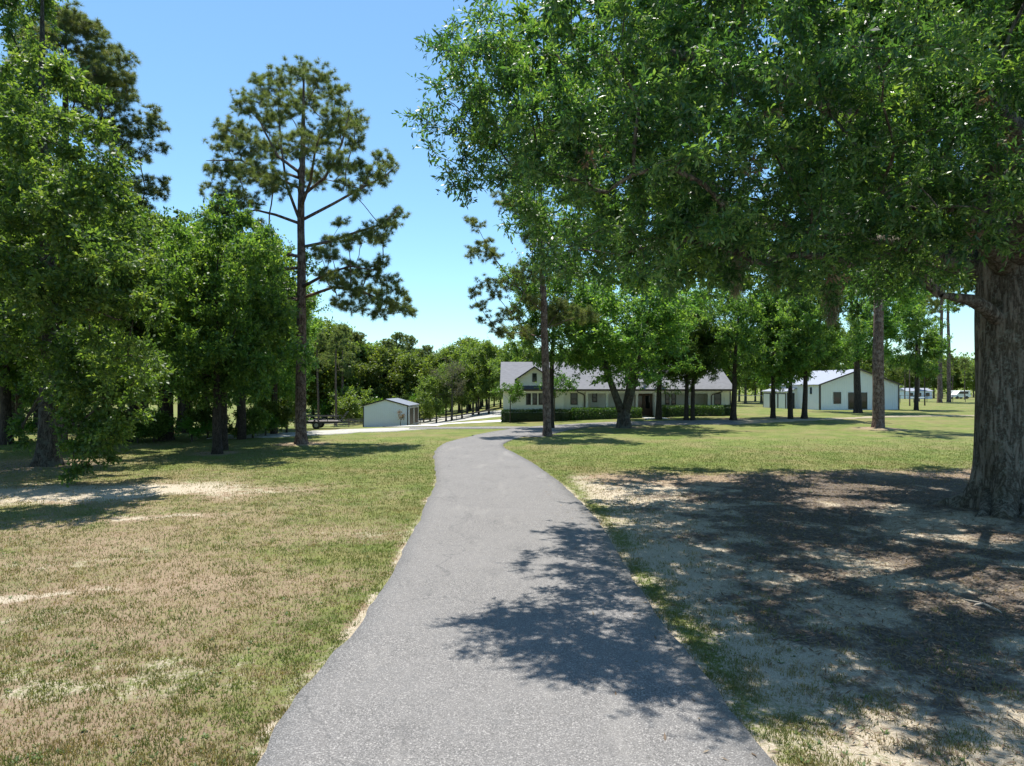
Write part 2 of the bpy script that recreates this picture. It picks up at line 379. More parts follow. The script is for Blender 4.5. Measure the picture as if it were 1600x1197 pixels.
band('side_drive', [(850,669.3),(818,668),(775,668),(720,668.2),(660,668.8),(640,669)], [3.0, 3.0, 3.4], M['asphalt'], .012, .08)
band('gravel_track', [(655,669),(600,671),(540,673.5),(470,678),(400,682),(330,683)], [3.2, 4.2, 4.0, 3], M['gravel'], .008, .5)
band('concrete_apron', [(640,666.5),(664,664),(700,662),(745,659.6),(790,657.2)], [4.5, 3.5, 4.2, 5.0], M['concrete'], .022, .01)
band('dirt_clearing', [(655,654),(700,653),(750,651),(800,649)], [9, 13, 15], M['gravel'], .006, .6)

# ---------------------------------------------------------------- ground
TREE1 = np.array([12.3, 16.9]); TREE2 = G(75, 727)
def masks(x, y):
    """green, litter, sand (0..1) over the land"""
    x = np.asarray(x, float); y = np.asarray(y, float)
    nb = fbm(x, y, 5., 4, 11); nm = fbm(x, y, 1.6, 4, 23); ny = fbm(x*.35, y, 1.2, 4, 31)
    dl = dist_edge(x, y, LEs); dr = dist_edge(x, y, REs)
    right = x > np.interp(y, REs[:60, 1] if False else np.sort(REs[:, 1]), REs[np.argsort(REs[:, 1]), 0])
    # left lawn
    g = .33+.30*ss((y-7)/15.)+.28*ss((y-17)/16.)+(nb-.5)*.65+(nm-.5)*.3
    s = .20+.30*ss((.62-ny)*0+ (ny-.5)*3)-.2*ss((y-20)/12.)
    l = np.full(x.shape, -.15)
    # near left edge of the drive: greener strip
    g = g+.22*np.exp(-(dl/1.6)**2)*(~right)
    # sandy patch and track below the left tree
    e = np.exp(-(((x+14.5)/6.0)**2+((y-20.3-.12*(x+14)-(nm-.5)*2.5)/1.7)**2)); s = s+.95*e; g = g-.75*e
    e = np.exp(-(((x+7.8)/2.6)**2+((y-9.9-.38*(x+7.5)-(nm-.5)*1.1)/.30)**2))*ss((nb-.3)*4); s = s+.38*e; g = g-.35*e
    e = np.exp(-(((x+8.6)/2.)**2+((y-16.4-.2*(x+8)-(nm-.5)*2)/.5)**2)); s = s+.35*e; g = g-.3*e
    d2 = np.hypot(x-TREE2[0], (y-TREE2[1])); e = np.exp(-(d2/5.5)**2); l = l+.62*e; g = g-.55*e
    # right side: bare sand with leaf litter under the oak
    b = ss((26.5+2.5*(nb-.5)+.10*(x-8)-y)/3.0)*right
    d1 = np.hypot(x-TREE1[0], y-TREE1[1]-.5)
    tracks = np.exp(-((((x-2.2)*.93+(y-12)*.36-2.1+.5*np.sin(y*.35)))/.32)**2)+np.exp(-((((x-2.2)*.93+(y-12)*.36-4.1+.5*np.sin(y*.35)))/.32)**2)
    gb = -.04+(nm-.5)*.9+.52*np.exp(-(dr/.55)**2)+.18*np.exp(-(dr/1.6)**2)+.15*ss((y-19)/6.)
    sb = .80+(nb-.5)*.8-.55*ss((y-20.5)/3.)+.35*np.exp(-(dr/1.3)**2)*ss((y-17)/5.)
    nf = fbm(x, y, .6, 4, 57)
    lb = .20+.46*ss((12-d1)/7.)+(nb-.5)*1.2+(nm-.5)*1.0+(nf-.5)*.9+.22*ss((y-15)/4.)*ss((x-4)/3.)-.45*ss((y-21.5)/3.)+.28*tracks*ss((16-y)/3)
    lb = lb-.7*np.exp(-(dr/.8)**2)
    g = g*(1-b)+gb*b; s = s*(1-b)+sb*b; l = l*(1-b)+lb*b
    # far right lawn is even green, dry belt at its near rim
    far = right*ss((y-28)/5.); g = g+far*.28
    # sandy rim along the asphalt
    rim = np.exp(-((np.minimum(dl, dr))/.13)**2); s = s+.5*rim; g = g-.45*rim*(nm > .45)
    for (tx, ty, tr) in BASES:
        e = np.exp(-(((x-tx))**2+(y-ty)**2)/(tr*tr)); g = g-1.0*e; s = s+.25*e; l = l+.45*e
    pas = ss((y-90)/15.); g = g+.3*pas
    return np.clip(g, -.6, 1.3), np.clip(l, -.6, 1.2), np.clip(s, -.5, 1.3)
BASES = []
for p, r_ in (((470,693),1.6),((1372,672),3.),((340,708),1.0),((855,680),1.2),((975,667),2.2),((1145,655),2.5),((1030,653),2.),((1257,653),2),((1208,653),1.5)):
    q = G(*p); BASES.append((q[0], q[1], r_))
def micro(x, y):
    k = ss((60-y)/30.)
    return ((fbm(x, y, 1.3, 3, 77)-.5)*.05+(fbm(x, y, .28, 2, 78)-.5)*.028)*k
ys = np.concatenate([np.arange(-12, 3, 1.5), np.arange(3, 14, .11), np.arange(14, 30, .2), np.arange(30, 60, .5), np.arange(60, 130, 1.2), np.geomspace(130, 3500, 40)])
xa = np.concatenate([np.arange(0, 9, .13), np.arange(9, 22, .24), np.arange(22, 50, .7), np.arange(50, 130, 2.5), np.geomspace(130, 2500, 26)])
xs = np.concatenate([-xa[::-1][:-1], xa])
X, Y = np.meshgrid(xs, ys); xf, yf = X.ravel(), Y.ravel()
Z = T(xf, yf)+micro(xf, yf)-.02
ind = in_drive(xf, yf); Z = np.where(ind | (dist_edge(xf, yf, LEs) < .15) | (dist_edge(xf, yf, REs) < .15), np.minimum(Z, T(xf, yf)-.012), Z)
Z = np.where(yf > 48, np.minimum(Z, T(xf, yf)-.02), Z)
m1 = np.exp(-(np.hypot(xf-TREE1[0], yf-TREE1[1])/2.6)**2)*.16; Z = Z+m1
q = BASES[1]; Z = Z+np.exp(-(np.hypot(xf-q[0], yf-q[1])/2.2)**2)*.22
gm, lm, sm = masks(xf, yf)
nx, ny_ = len(xs), len(ys); ii = (np.arange(ny_-1)[:, None]*nx+np.arange(nx-1)[None]).ravel()
gme = npmesh('ground', np.column_stack([xf, yf, Z]), [np.stack([ii, ii+1, ii+1+nx, ii+nx], 1)], smooth=True, col=np.column_stack([gm, lm, sm, np.ones_like(gm)]))
tag(link('ground', gme, M['ground']), kind='structure')

# grass blades, leaf litter, small weeds
rng = np.random.default_rng(5)
def grass_blades():
    n = 900000; d = 4.6*(46/4.6)**rng.random(n)**.95; ang = (rng.random(n)-.5)*1.75
    x = d*ang; y = d
    keep = ~in_drive(x, y); x, y = x[keep], y[keep]
    g, l, s = masks(x, y); cl = fbm(x, y, .22, 3, 91)
    lf = x < np.interp(y, np.sort(REs[:, 1]), REs[np.argsort(REs[:, 1]), 0]); pr = np.maximum(np.clip((g*1.1-.25*np.clip(l, 0, 1)+(cl-.5)*2.0)*.95, 0, 1), np.where(lf, .30-.5*np.clip(s, 0, 1)+.3*cl, .03)).clip(0, 1)
    pr = pr*(1-ss((y-24)/21.)); k = rng.random(len(x)) < pr; x, y, g = x[k], y[k], g[k]
    nb_ = len(x); a = rng.random(nb_)*2*np.pi; h = (.018+.035*rng.random(nb_))*(1+.012*y); wd = (.0028+.002*rng.random(nb_))*(1+.05*y)
    lean = rng.random(nb_)*.9*h; la = rng.random(nb_)*2*np.pi; z = T(x, y)+micro(x, y)-.022
    cx, cy = np.cos(a)*wd, np.sin(a)*wd; tx = x+np.cos(la)*lean; ty = y+np.sin(la)*lean
    V = np.stack([np.stack([x-cx, y-cy, z], 1), np.stack([x+cx, y+cy, z], 1), np.stack([tx, ty, z+h], 1)], 1).reshape(-1, 3)
    tint = np.clip(.16+.62*np.clip(g, 0, 1)+(rng.random(nb_)-.5)*.8+(fbm(x, y, .5, 2, 3)-.5)*1.1, 0, 1)
    me = npmesh('grass', V, [np.arange(nb_*3).reshape(-1, 3)], attr=np.repeat(tint, 3))
    tag(link('grass', me, M['grassblade']), 'short patchy green and straw lawn grass beside the driveway', 'grass', kind='stuff')
grass_blades()
def litter():
    n = 150000; x = 1+rng.random(n)*22; y = 4.5+rng.random(n)*22
    ond = in_drive(x, y)
    k = (~ond | (rng.random(n) < .035*np.exp(-dist_edge(x, y, REs)/.5)+.004)) & (ond | (x > np.interp(y, np.sort(REs[:, 1]), REs[np.argsort(REs[:, 1]), 0]))) & (x < y*.8+1); x, y, ond = x[k], y[k], ond[k]
    g, l, s = masks(x, y); k = ond | (rng.random(len(x)) < np.clip(l*1.2+.10, .04, 1)); x, y, ond = x[k], y[k], ond[k]; n = len(x)
    xr = -(rng.random(400)*6) ; a = rng.random(n)*6.283; L = .028+.03*rng.random(n); Wd = L*.22
    e = (rng.random(n)-.5)*.7; u = np.stack([np.cos(a)*np.cos(e), np.sin(a)*np.cos(e), np.sin(e)], 1); v = np.stack([-np.sin(a), np.cos(a), (rng.random(n)-.5)*.8], 1)
    p = np.stack([x, y, T(x, y)+np.where(ond, .022, micro(x, y)-.008)+rng.random(n)*.014+.16*np.exp(-(np.hypot(x-TREE1[0], y-TREE1[1])/2.6)**2)], 1)
    V = np.stack([p-u*L[:, None], p+v*Wd[:, None], p+u*L[:, None], p-v*Wd[:, None]], 1).reshape(-1, 3)
    me = npmesh('leaf_litter', V, [np.arange(n*4).reshape(-1, 4)], attr=np.repeat(rng.random(n), 4))
    tag(link('leaf_litter', me, M['deadleaf']), 'brown fallen oak leaves scattered on the shaded sand', 'leaf litter', kind='stuff')
litter()
def weeds():
    rg2 = np.random.default_rng(12); n = 5200; y = 4.8+26*rg2.random(n)**1.3; x = y*(rg2.random(n)-.5)*1.7; k = ~in_drive(x, y) & (fbm(x, y, 1.1, 3, 66) > .5); x, y = x[k], y[k]
    g, l, s = masks(x, y); k = rg2.random(len(x)) < np.clip(.15+g*.8, 0, 1); x, y = x[k], y[k]; n = len(x)
    nl = 7; j = np.repeat(np.arange(n), nl); a = rg2.random(n*nl)*6.283; el = .1+.7*rg2.random(n*nl); L = (.025+.03*rg2.random(n))[j]*(.6+.7*rg2.random(n*nl))
    d = np.stack([np.cos(a)*np.cos(el), np.sin(a)*np.cos(el), np.sin(el)], 1); sd_ = np.stack([-np.sin(a), np.cos(a), 0*a], 1)
    p = np.stack([x, y, T(x, y)+micro(x, y)-.02], 1)[j]; L = L[:, None]
    V = np.stack([p, p+d*L*.55+sd_*L*.2, p+d*L, p+d*L*.55-sd_*L*.2], 1).reshape(-1, 3)
    tag(link('weeds', npmesh('weeds', V, [np.arange(n*nl*4).reshape(-1, 4)], attr=np.repeat((rg2.random(n)*.8)[j], 4)), M['weed']), 'small broad-leaved weeds scattered through the lawn', 'weeds', kind='stuff')
M['weed'] = leafmat('weed_leaf', (.06, .11, .03), (.10, .16, .045), (.17, .23, .08), .3, .5, .3)
weeds()

# ---------------------------------------------------------------- trees
class Skel:
    def __init__(s): s.p = []; s.par = []; s.ch = []; s.ok = []
    def chain(s, par, pts, ok=True):
        ids = []
        for q in pts: s.p.append(np.array(q, float)); s.par.append(par); s.ok.append(ok); par = len(s.p)-1; ids.append(par)
        s.ch.append(ids); return ids
    def near(s, P, wz=.8, rise=0.):
        A = np.array(s.p); h = np.hypot(A[:, 0]-P[0], A[:, 1]-P[1]); d = np.hypot(h, A[:, 2]-P[2]+rise*h)+wz*np.maximum(0, A[:, 2]-P[2]+rise*h)
        d[~np.array(s.ok)] += 1e6
        return int(np.argmin(d))
def grow(rg, trunk, base_z, blobs, ppb, up=.18, wz=.8, k1=5, k2=3, wig=.06, flat=1., filt=None, extra=None, rise=.45):
    """trunk polyline, blob list (x,y,z,r): returns skeleton and terminal twigs"""
    S = Skel(); tr = np.array(trunk, float); par = -1
    ids = S.chain(-1, tr)
    for i in ids: S.ok[i] = tr[i][2] >= base_z
    if not any(S.ok): S.ok[-1] = True
    last = len(S.ok)-1
    if extra:
        for c in extra: S.chain(S.near(np.array(c[0]), 0), c)
        if tr[-1][2] < base_z: S.ok[last] = False
    ax = tr[:, :2].mean(0)
    B = sorted(blobs, key=lambda b: np.hypot(b[0]-ax[0], b[1]-ax[1])+.2*abs(b[2]-base_z))
    def conn(P, k, upk, rs=0.):
        j = S.near(P, wz, rs); A = S.p[j]; L = np.linalg.norm(P-A)
        c = A+(P-A)*.5+np.array([0, 0, upk*L])+rg.normal(0, wig*L, 3)
        t = np.linspace(0, 1, k+1)[1:, None]
        pts = (1-t)**2*A+2*t*(1-t)*c+t*t*P+rg.normal(0, wig*L*.3, (k, 3))*(1-t)
        return S.chain(j, pts)
    for b in B: conn(np.array(b[:3]), k1, up, rise)
    tw = []
    for b in B:
        n = max(2, int(ppb*(b[3]**2))); d = unit(rg.normal(0, 1, (n, 3))); rr = b[3]*(.35+.75*rg.random(n))[:, None]
        P = np.array(b[:3])+d*rr*np.array([1, 1, flat])
        P = P[np.argsort(np.linalg.norm(P-np.array(b[:3]), axis=1))]
        if filt is not None: P = P[filt(P)]
        for q in P: tw.append(conn(q, k2, up*.5))
    return S, tw
def wood(S, r0, rtw, trunk_r, exp=.5, rmin=0., sides=(14, 7, 4, 3), flare=None, nex=0, exr=(.34, .10)):
    n = len(S.p); cnt = np.zeros(n); kids = np.zeros(n, int)
    par = np.array(S.par)
    for i in range(n-1, -1, -1):
        if cnt[i] == 0: cnt[i] = 1
        if par[i] >= 0: cnt[par[i]] += cnt[i]*(1 if kids[i] or True else 0)
    cnt = np.maximum(cnt, 1); r = rtw*(cnt/3.)**exp
    r = np.minimum(r, max(trunk_r[-1], .04))
    P = np.array(S.p); tid = S.ch[0]; r[tid] = np.maximum(trunk_r, 0)
    for qi, c in enumerate(S.ch[1:1+nex]):
        e0, e1 = exr[qi] if isinstance(exr[0], tuple) else exr
        r[c] = np.maximum(np.minimum(r[c], e0*1.15), np.linspace(e0, e1, len(c)))
    Vs, Fs, off = [], [], 0
    for ci, ids in enumerate(S.ch):
        if ci == 0: pts = P[ids]; rr = np.array(trunk_r)
        else:
            j = S.par[ids[0]]; pts = np.vstack([P[j], P[ids]]); rr = np.concatenate([[min(r[j]*.9, r[ids[0]]*1.25)], r[ids]]); rr = np.minimum.accumulate(rr)
            if rr.max() < rmin: continue
            rr[-1] = rr[-1]*.5
        ns = sides[0] if ci == 0 else 12 if ci <= nex else sides[1] if rr.max() > .06 else sides[2] if rr.max() > .02 else sides[3]
        if ci == 0 and len(pts) < 30:
            pp = resample(np.column_stack([pts, rr]), .35); pts, rr = pp[:, :3], pp[:, 3]
        t = unit(np.gradient(pts, axis=0)); ref = np.where(np.abs(t[:, 2:3]) < .85, [[0, 0, 1.]], [[1., 0, 0]])
        ref = np.broadcast_to(ref[len(ref)//2], t.shape)
        u = unit(np.cross(t, ref)); v = np.cross(t, u); a = np.arange(ns)*2*np.pi/ns
        rad = rr[:, None]*np.ones(ns)
        if ci == 0:
            z = pts[:, 2:3]
            lump = 1+.07*np.sin(a*3+z*.7)+.05*np.sin(a*5-z*1.1+1)
            rad = rad*lump
            if flare:
                fl, fh, fn = flare; k = np.exp(-np.maximum(z, 0)/fh); rad = rad*(1+k*fl*(.55+.45*np.cos(a*fn+.6)+.3*np.cos(a*(fn+2)+2.)))
        ring = pts[:, None]+(np.cos(a)[None, :, None]*u[:, None]+np.sin(a)[None, :, None]*v[:, None])*rad[..., None]
        m = len(pts); i = np.arange((m-1))[:, None]*ns; j = np.arange(ns)[None]; j2 = (j+1) % ns
        Fs.append((np.stack([i+j, i+j2, i+ns+j2, i+ns+j], -1).reshape(-1, 4))+off); Vs.append(ring.reshape(-1, 3)); off += m*ns
    return np.concatenate(Vs), np.concatenate(Fs)
def twig_pts(S, tw, per, rg, frac=.3):
    A = np.array([S.p[S.par[t[0]]] for t in tw]); Bm = np.array([S.p[t[len(t)//2]] for t in tw]); C = np.array([S.p[t[-1]] for t in tw])
    i = np.repeat(np.arange(len(tw)), per); t = frac+(1.05-frac)*rg.random(len(i)); t = t[:, None]
    p = (1-t)**2*A[i]+2*t*(1-t)*Bm[i]+t*t*C[i]
    d = unit(C-A)[i]; return p, d, i
def leaves(rg, p, d, i, shoot_l, nleaf, L, Wd, spread=.9, droop=.15, upb=.5, aspect=.45):
    n = len(p); sd_ = unit(d*.7+rg.normal(0, spread, (n, 3))+np.array([0, 0, -droop])); sl = shoot_l*(.5+.9*rg.random(n))
    k = np.tile(np.arange(nleaf), n); j = np.repeat(np.arange(n), nleaf); f = (k+.6*rg.random(len(k))+.2)/nleaf
    base = p[j]+sd_[j]*(sl[j]*f)[:, None]
    dirn = unit(sd_[j]*.75+rg.normal(0, .62, (len(j), 3))+np.array([0, 0, -droop*.5]))
    nrm = unit(rg.normal(0, .6, (len(j), 3))+np.array([0, 0, upb])); side = unit(np.cross(dirn, nrm)); nrm = np.cross(side, dirn)
    Ls = (L*(.5+.85*rg.random(len(j))**1.2))[:, None]; Ws = Ls*(Wd/L)
    mid = base+dirn*Ls*aspect+nrm*Ls*.05
    V = np.stack([base, mid+side*Ws*.5, base+dirn*Ls-nrm*Ls*.06, mid-side*Ws*.5], 1).reshape(-1, 3)
    br = rg.random(int(i.max())+1); tint = np.clip(.48+(br[i[j]]-.5)*.55+(rg.random(len(j))-.5)*.75, 0, 1)
    return V, np.repeat(tint, 4)
def needles(rg, p, d, i, L, Wd, nn, brown=.12):
    n = len(p); ax = unit(d*.6+rg.normal(0, .45, (n, 3))+np.array([0, 0, .45])); j = np.repeat(np.arange(n), nn)
    dirn = unit(ax[j]*.75+unit(rg.normal(0, 1, (len(j), 3)))*.85); Ls = (L*(.6+.5*rg.random(len(j))))[:, None]
    side = unit(np.cross(dirn, rg.normal(0, 1, dirn.shape)))*Wd*.5
    b = p[j]+ax[j]*(.12*L*rg.random(len(j)))[:, None]
    V = np.stack([b-side, b+side, b+dirn*Ls+np.array([0, 0, -.12])*Ls], 1).reshape(-1, 3)
    br = rg.random(n); t = np.where(br < brown, .9, .15+.5*br)[j]+(rg.random(len(j))-.5)*.25
    return V, np.repeat(np.clip(t, 0, 1), 3)
def tree_meshes(name, wv, wf, lv, lt, k):
    a = npmesh(name+'_wood', wv, [wf], smooth=True); b = npmesh(name+'_leaves', lv, [np.arange(len(lv)).reshape(-1, k)], attr=lt)
    return a, b
def place(name, meshes, mats, loc, rz=0, s=1., label=None, cat='tree', group=None, sz=None, wlabel=None):
    o = empty(name, loc, rz, label, cat, group); o.scale = (s, s, sz or s)
    for nm, me, mt in (('trunk', meshes[0], mats[0]), ('crown', meshes[1], mats[1])):
        if not me.materials: me.materials.append(mt)
        c = bpy.data.objects.new(nm, me); COL.objects.link(c); c.parent = o
    return o

# --- the great oak on the right --------------------------------------------------
def big_oak():
    rg = np.random.default_rng(42); bx, by = TREE1
    sil = [(706,-60),(668,60),(652,150),(652,290),(720,296),(765,330),(800,400),(850,450),(930,470),(1000,478),(1100,470),(1160,495),(1210,470),(1300,505),(1400,490),(1470,468),(1530,448),(1610,420),(2600,420),(2600,-3000),(706,-3000)]
    blobs = []
    while len(blobs) < 210:
        x, y, z = bx-14.5+28*rg.random(), by-12+24*rg.random(), 3.9+15*rg.random()
        if ((x-bx+.6)/13.6)**2+((y-by)/12.)**2+(max(0, z-8)/10.)**2 > 1: continue
        dc = np.hypot(x-bx, y-by)
        if dc < 3 and z < 8: continue
        if z > 9 and rg.random() < .35: continue
        if y < 4.3: continue
        if x-.6+.093*z < -.75+(y-.231*z-8.6)*.25: continue
        px, py = 800+x/y*F, HY-(z-CAM_H)/y*F; r = (.9+.75*rg.random())*(1.25 if z > 10 else 1)
        rp = .75*r/y*F
        ok = inpoly(np.array([px, px-rp, px, px-rp*.7]), np.array([py, py, py+rp*.8, py+rp*.55]), sil)
        if not ok.all(): continue
        blobs.append((x-bx, y-by, z, r))
    # extra boughs that reach out over the drive
    for px, py, d, r in ((690,150,10.5,.8),(700,250,10.2,.7),(735,60,11,1.),(740,190,10.8,1.),(760,120,10,1.),(800,60,10,1.1),(820,170,9.6,1.1),(800,260,10.8,1.),(850,270,10.,1.1),(880,100,9.3,1.1),
                         (900,200,9.,1.1),(940,50,9,1.1),(950,300,9.5,1.2),(1000,160,8.8,1.2),(1040,260,8.8,1.2),(840,370,12,1.),(900,390,11.5,1.),(970,400,11,1.1),(1060,390,10,1.1),(1120,120,9,1.2),
                         (1130,320,9,1.2),(1200,200,9,1.2),(1240,60,9.5,1.2),(1270,330,9.5,1.2),(1300,180,10,1.3),(1380,300,9.5,1.2),(1400,100,10,1.3),(1400,230,8.6,1.1),(1480,330,9.5,1.1),(1500,200,10,1.2),(1550,300,9,1.1),(1560,120,9.5,1.2),(1200,410,10,1.),(1330,415,10.5,.9),(1440,390,10.5,.9)):
        q = W3(px, py, d); blobs.append((q[0]-bx, q[1]-by, q[2], r))
    for px, py, d, r in ((859,242,14.4,1.3),(920,300,14,1.3),(960,240,15,1.3),(1000,330,14.5,1.3),(820,200,14,1.2),(1050,250,15,1.3),(900,150,13,1.2),(980,180,12,1.2)):
        q = W3(px, py, d); blobs.append((q[0]-bx, q[1]-by, q[2], r))
    trunk = [(0,0,-.3),(0,0,0),(-.03,0,.5),(-.05,.02,1.2),(-.05,.05,2.5),(0,.05,4),(.05,0,5.2),(.0,-.1,6.4),(-.15,0,7.6),(-.2,.1,9),(0,.2,11),(.3,.2,13.5)]
    tr = [.80,.80,.74,.68,.655,.66,.69,.62,.54,.45,.34,.16]
    stub = W3(1478, 462, 15.6)-np.array([bx, by, 0])
    ex = [[(-.5,-.3,4.75),(-.95,-.55,5.0),(-1.45,-.8,5.15),(stub[0]-.1,stub[1],stub[2]+.02)],
          [(-.2,-.3,6.),(-1.8,-1.2,7.2),(-3.8,-2.2,8.2),(-6,-3.1,8.9),(-8.2,-4.3,9.1),(-10.,-5,9.)],
          [(-.2,.3,6.),(-1.6,2.,7.),(-3.5,4,8.),(-6,6,8.6)],[(.2,-.5,6.),(1,-2.5,7.2),(1.5,-5,8),(1,-7.5,8.4)],
          [(.5,0,6),(2.5,1,7.4),(5,2,8.6),(8,2.6,9)],[(0,-.3,6.2),(-1.5,-2.8,7.),(-3.5,-5.,7.6),(-6,-7,7.9)],[(0,.5,6),(.5,3,7.5),(1.2,6,8.6)]]
    def filt(P):
        wy = P[:, 1]+by; px = 800+(P[:, 0]+bx)/wy*F; py = HY-(P[:, 2]-CAM_H)/wy*F
        e = rg.normal(0, 24, len(P)); gx_ = P[:, 0]+bx+.093*P[:, 2]; gy_ = wy-.231*P[:, 2]
        return (inpoly(px+16+e, py+10+e, sil) | (wy < 3)) & (gx_ > -.95+(gy_-8.6)*.25+rg.normal(0, .15, len(P)))
    S, tw = grow(rg, trunk, 5., blobs, 14, .12, .5, 6, 3, .07, .75, filt, ex, .25)
    wv, wf = wood(S, 0, .0075, np.array(tr), .47, 0, (72, 10, 4, 3), (1.0, .55, 5), len(ex), [(.19, .12)]+[(.34, .10)]*(len(ex)-1))
    C = np.array([S.p[t[-1]] for t in tw]); near = (C[:, 2] < 10.5) & ((C[:, 1]+by) < 19)
    twn = [t for t, k in zip(tw, near) if k]; twf = [t for t, k in zip(tw, near) if not k]
    p, d, i = twig_pts(S, twn, 15, rg, .1); v1, t1 = leaves(rg, p, d, i, .30, 12, .092, .031, .85, .12, .7, .48)
    p, d, i = twig_pts(S, twf, 10, rg, .1); v2, t2 = leaves(rg, p, d, i, .45, 8, .19, .085, .95, .12, .6, .48)
    print('big oak twigs', len(tw), 'leaves', (len(v1)+len(v2))//4)
    me = tree_meshes('great_oak', wv, wf, np.vstack([v1, v2]), np.concatenate([t1, t2]), 4)
    o = place('oak_tree', me, (M['oakbark'], M['oakleaf']), (bx, by, 0), label='huge thick-trunked oak at the right edge with its crown overhanging the driveway')
    for k, (az, ln, rr_) in enumerate(((3.5, 1.7, .20), (4.15, 1.3, .17), (2.75, 1.5, .18), (4.75, 1.5, .19), (5.5, 1.3, .16), (.3, 1.4, .18), (1.5, 1.5, .18), (2.1, 1.2, .15))):
        q_ = np.linspace(0, 1, 9); a_ = az+.25*np.sin(q_*3+k); rad_ = .62+ln*q_
        pt = np.column_stack([np.cos(a_)*rad_, np.sin(a_)*rad_, .34*(1-q_)**1.8+.155-.30*q_**1.3-.02])
        m = MB(); m.tube(pt, rr_*(1-.75*q_), 10); ro = m.build('root', M['oakbark'], o, True)
    # withered brown sprays caught in the crown
    dl = []; dt = []
    for px, py, d in ((1190,190,8.9),(1205,180,8.9),(1530,150,8.8),(1175,265,8.9),(1580,222,8.6),(1520,365,9),(1310,425,9.5),(925,240,8.8)):
        q = W3(px, py, d)-np.array([bx, by, 0]); pp = q+rg.normal(0, .07, (9, 3)); v, t = leaves(rg, pp, np.tile([0, 0, -1.], (9, 1)), np.arange(9), .1, 6, .085, .03); dl.append(v); dt.append(t)
    V = np.vstack(dl); c = link('withered_leaves', npmesh('withered_leaves', V, [np.arange(len(V)).reshape(-1, 4)], attr=np.concatenate(dt)), M['deadleaf'], o); c['label'] = 'dead reddish brown leaf sprays'
    return S
BIG = big_oak()

# --- drooping oak at the left ----------------------------------------------------
def left_oak():
    rg = np.random.default_rng(8); bx, by = TREE2
    sil = [(-900,-2000),(88,-2000),(88,-20),(122,50),(105,95),(140,190),(190,280),(225,330),(245,440),(215,520),(262,570),(235,630),(195,655),(192,700),(165,742),(108,752),(92,700),(60,655),(0,650),(-900,640)]
    blobs = []
    while len(blobs) < 165:
        x, y, z = bx-9+18*rg.random(), by-10+16*rg.random(), 2+20*rg.random()
        if ((x-bx+1.)/8.5)**2+((y-by+2.)/8.2)**2+((z-11)/10.5)**2 > 1: continue
        px, py = 800+x/y*F, HY-(z-CAM_H)/y*F; r = .9+.7*rg.random(); rp = .75*r/y*F
        if not inpoly(np.array([px, px+rp, px]), np.array([py, py, py+rp]), sil).all(): continue
        if z < 4.6 and (px < 60): continue
        blobs.append((x-bx, y-by, z, r))
    for px, py, d, r in ((215,480,20.5,1.),(195,400,20,1.1),(225,420,21,.8),(170,330,20,1.1),(150,260,19.5,1.1),(185,500,19.5,1.1),(150,450,19,1.1),(110,380,18.5,1.2),(120,300,18.5,1.1),(90,200,18.5,1.1),(60,300,18,1.2),
                         (40,420,18,1.2),(90,480,18.5,1.2),(225,560,21.5,.9),(180,560,20.5,1.),(20,200,18,1.2),(60,110,19,1.1),(100,120,20,.9),(-40,330,17.5,1.2),(-80,450,18,1.2),(160,400,18,1.),(200,340,21,.9)):
        q = W3(px, py, d); blobs.append((q[0]-bx, q[1]-by, q[2], r))
    for px, py, d, r in ((130,590,22,1.25),(170,570,22.5,1.),(215,590,23.5,.8),(150,640,22,1.15),(190,630,22.5,1.),(120,680,22,.85),(155,690,21.8,.85),(178,680,22,.55),(130,720,21.8,.55),(160,722,21.8,.5),(110,640,22.5,.8),(245,590,24,.6),(232,612,24,.5),(90,600,22.6,.9),(36,660,25,.5),(44,690,25,.3),(110,740,21.7,.25),(140,560,22.6,1.1),(100,550,22.5,1.)):
        q = W3(px, py, d); blobs.append((q[0]-bx, q[1]-by, q[2], r))
    trunk = [(0,0,-.3),(0,0,0),(0,0,.5),(0.02,0,1.5),(.1,0,4),(.0,.1,7),(-.2,0,11),(-.3,0,15),(-.3,0,19)]
    tr = [.44,.42,.38,.34,.31,.27,.2,.12,.05]
    S, tw = grow(rg, trunk, 3.5, blobs, 12, .14, .4, 6, 3, .06, .9, None, None, .3)
    wv, wf = wood(S, 0, .007, np.array(tr), .45, 0, (28, 8, 4, 3), (.35, .35, 5))
    p, d, i = twig_pts(S, tw, 13, rg, .1); v, t = leaves(rg, p, d, i, .38, 9, .145, .072, .9, .3, .6, .5)
    print('left oak leaves', len(v)//4)
    place('oak_tree', tree_meshes('left_oak', wv, wf, v, t, 4), (M['treebark'], M['softleaf']), (bx, by, tz(bx, by)), label='large leafy tree at the left edge whose lowest bough droops almost to the lawn')
left_oak()

